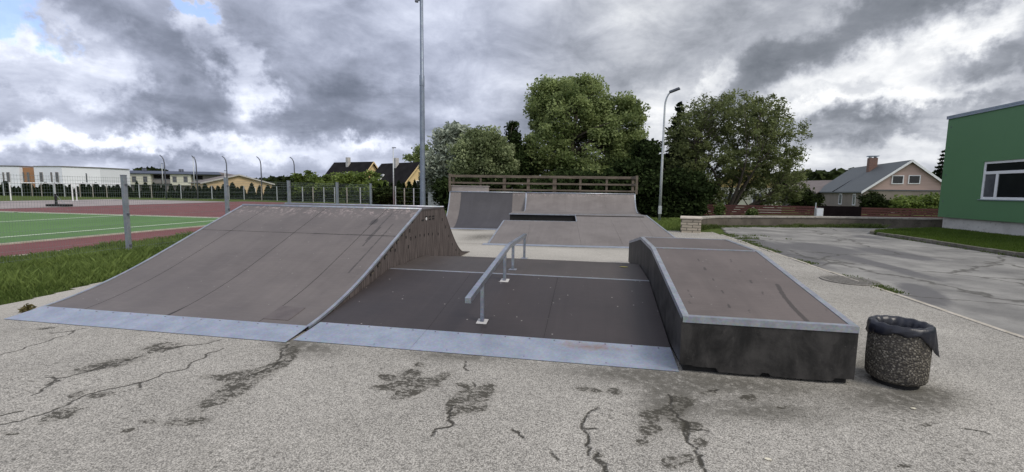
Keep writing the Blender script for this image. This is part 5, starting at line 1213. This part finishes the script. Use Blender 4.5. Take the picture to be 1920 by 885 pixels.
base_n = t.m('ADD', t.m('MULTIPLY', t.noise(cpl, 1.0, 9, .60, .35), .5), t.m('MULTIPLY', t.noise(t.vm('MULTIPLY', dirv, (1, 1, 2.2)), 3.4, 8, .6, .4), .5)); fine_n = t.noise(t.vm('MULTIPLY', dirv, (1, 1, 1.9)), 7.5, 9, .62, .5)
Lm = t.m('ADD', .555, t.m('ADD', t.m('MULTIPLY_ADD', base_n, .80, -.40), t.m('MULTIPLY_ADD', fine_n, .74, -.37)))
for px, py, rx, ry, tilt, amp, pw in (
        (300, 110, 125, 105, -.5, -.20, 2.2), (320, 195, 105, 26, .05, -.14, 1.6), (690, 215, 170, 48, .1, -.24, 2.), (600, 130, 150, 110, 0, -.14, 2.), (560, 255, 110, 24, 0, -.10, 1), (250, 60, 70, 50, 0, .05, 1),
        (445, 160, 30, 70, .45, .52, 1.6), (490, 205, 24, 20, 0, .25, 1.5), (362, 25, 30, 30, 0, .40, 1.5), (170, 145, 34, 50, -.5, .34, 1.5), (15, 80, 40, 20, 0, .50, 1.5), (110, 28, 55, 16, 0, .26, 1.5), (60, 150, 80, 40, 0, .16, 1), (110, 215, 150, 22, -.15, -.20, 1.5), (40, 100, 20, 8, 0, -.25, 1),
        (70, 258, 170, 13, -.05, .30, 1.5), (350, 280, 200, 15, 0, .30, 1.5), (210, 250, 60, 10, 0, .16, 1), (230, 308, 140, 8, 0, -.16, 1), (690, 278, 70, 16, .1, .42, 1.5), (560, 305, 120, 12, 0, .22, 1), (450, 262, 70, 10, 0, -.14, 1), (300, 240, 60, 12, 0, -.14, 1), (610, 60, 80, 30, .3, .12, 1),
        (900, 110, 150, 110, 0, .05, 1), (1050, 70, 90, 60, .3, -.07, 1.5), (870, 205, 60, 30, .3, .12, 1), (1240, 100, 130, 50, .5, -.10, 1.5), (1480, 105, 320, 34, .32, -.24, 1.8), (1700, 15, 190, 34, .35, -.18, 1.6), (1180, 165, 120, 34, .3, -.14, 1.5), (980, 205, 110, 30, 0, -.10, 1.5),
        (1335, 140, 60, 20, .6, .36, 1.5), (1240, 215, 50, 60, 0, .36, 1.5), (1690, 120, 190, 40, .28, .22, 1.6), (1540, 205, 150, 26, .1, .26, 1.5), (1760, 170, 60, 36, 0, .32, 1.5), (1860, 50, 60, 24, .5, .30, 1.5), (1880, 112, 80, 20, .1, -.34, 1.6), (1610, 172, 60, 13, 0, -.30, 1.5), (1650, 214, 160, 12, .05, -.34, 1.5), (1575, 255, 70, 20, .2, -.32, 1.5), (1700, 262, 130, 13, 0, .16, 1), (1540, 305, 120, 15, 0, .12, 1), (1720, 240, 40, 8, 0, -.15, 1)):
    Lm = t.m('ADD', Lm, t.m('MULTIPLY', blob(px, py, rx, ry, tilt, pw), amp))
Lm = t.m('ADD', Lm, t.m('MULTIPLY', t.m('SUBTRACT', .42, pv_.outputs['Distance']), .42))
Lm = t.m('ADD', Lm, t.m('MULTIPLY', t.ss(sx.outputs[1], .15, -.5), .30))  # unseen sky behind the camera brightened, added as fill for camera-facing surfaces
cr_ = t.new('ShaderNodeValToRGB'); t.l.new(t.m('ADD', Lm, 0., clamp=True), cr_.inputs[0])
stops = [(0., (.128, .142, .166)), (.20, (.185, .200, .230)), (.42, (.305, .322, .362)), (.62, (.44, .457, .495)), (.80, (.585, .60, .625)), (1., (.76, .765, .77))]
e_ = cr_.color_ramp.elements
while len(e_) < len(stops): e_.new(.5)
for i, (p_, c_) in enumerate(stops): e_[i].position = p_; e_[i].color = (*c_, 1)
blue = t.m('MULTIPLY', t.ss(t.m('ADD', t.m('ADD', blob(25, 45, 45, 35), t.m('MULTIPLY', blob(355, 8, 40, 16), .9)), t.m('MULTIPLY', fine_n, .4)), .62, .95), .85)
skyc = t.vm('SCALE', sky.outputs[0], .13)
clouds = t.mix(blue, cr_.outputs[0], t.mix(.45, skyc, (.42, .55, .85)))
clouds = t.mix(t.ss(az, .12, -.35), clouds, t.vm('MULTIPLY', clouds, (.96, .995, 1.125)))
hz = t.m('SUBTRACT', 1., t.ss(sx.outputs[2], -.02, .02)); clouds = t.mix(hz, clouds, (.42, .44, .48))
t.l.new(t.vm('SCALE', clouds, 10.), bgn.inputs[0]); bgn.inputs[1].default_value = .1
ld = bpy.data.lights.new('sun', 'SUN'); ld.energy = 1.5; ld.angle = R(22); ld.color = (1, .93, .83); lo_ = bpy.data.objects.new('sun', ld); COL.objects.link(lo_)
sd = Vector((math.sin(SUN_AZ)*math.cos(SUN_EL), math.cos(SUN_AZ)*math.cos(SUN_EL), math.sin(SUN_EL)))
lo_.rotation_euler = (-sd).to_track_quat('-Z', 'Y').to_euler(); lo_.location = (0, 0, 30)
vs = sc.view_settings; vs.view_transform = 'Standard'; vs.look = 'None'; vs.exposure = .5; vs.gamma = 1; vs.use_curve_mapping = False
sc.render.film_transparent = False
sc.cycles.use_denoising = True
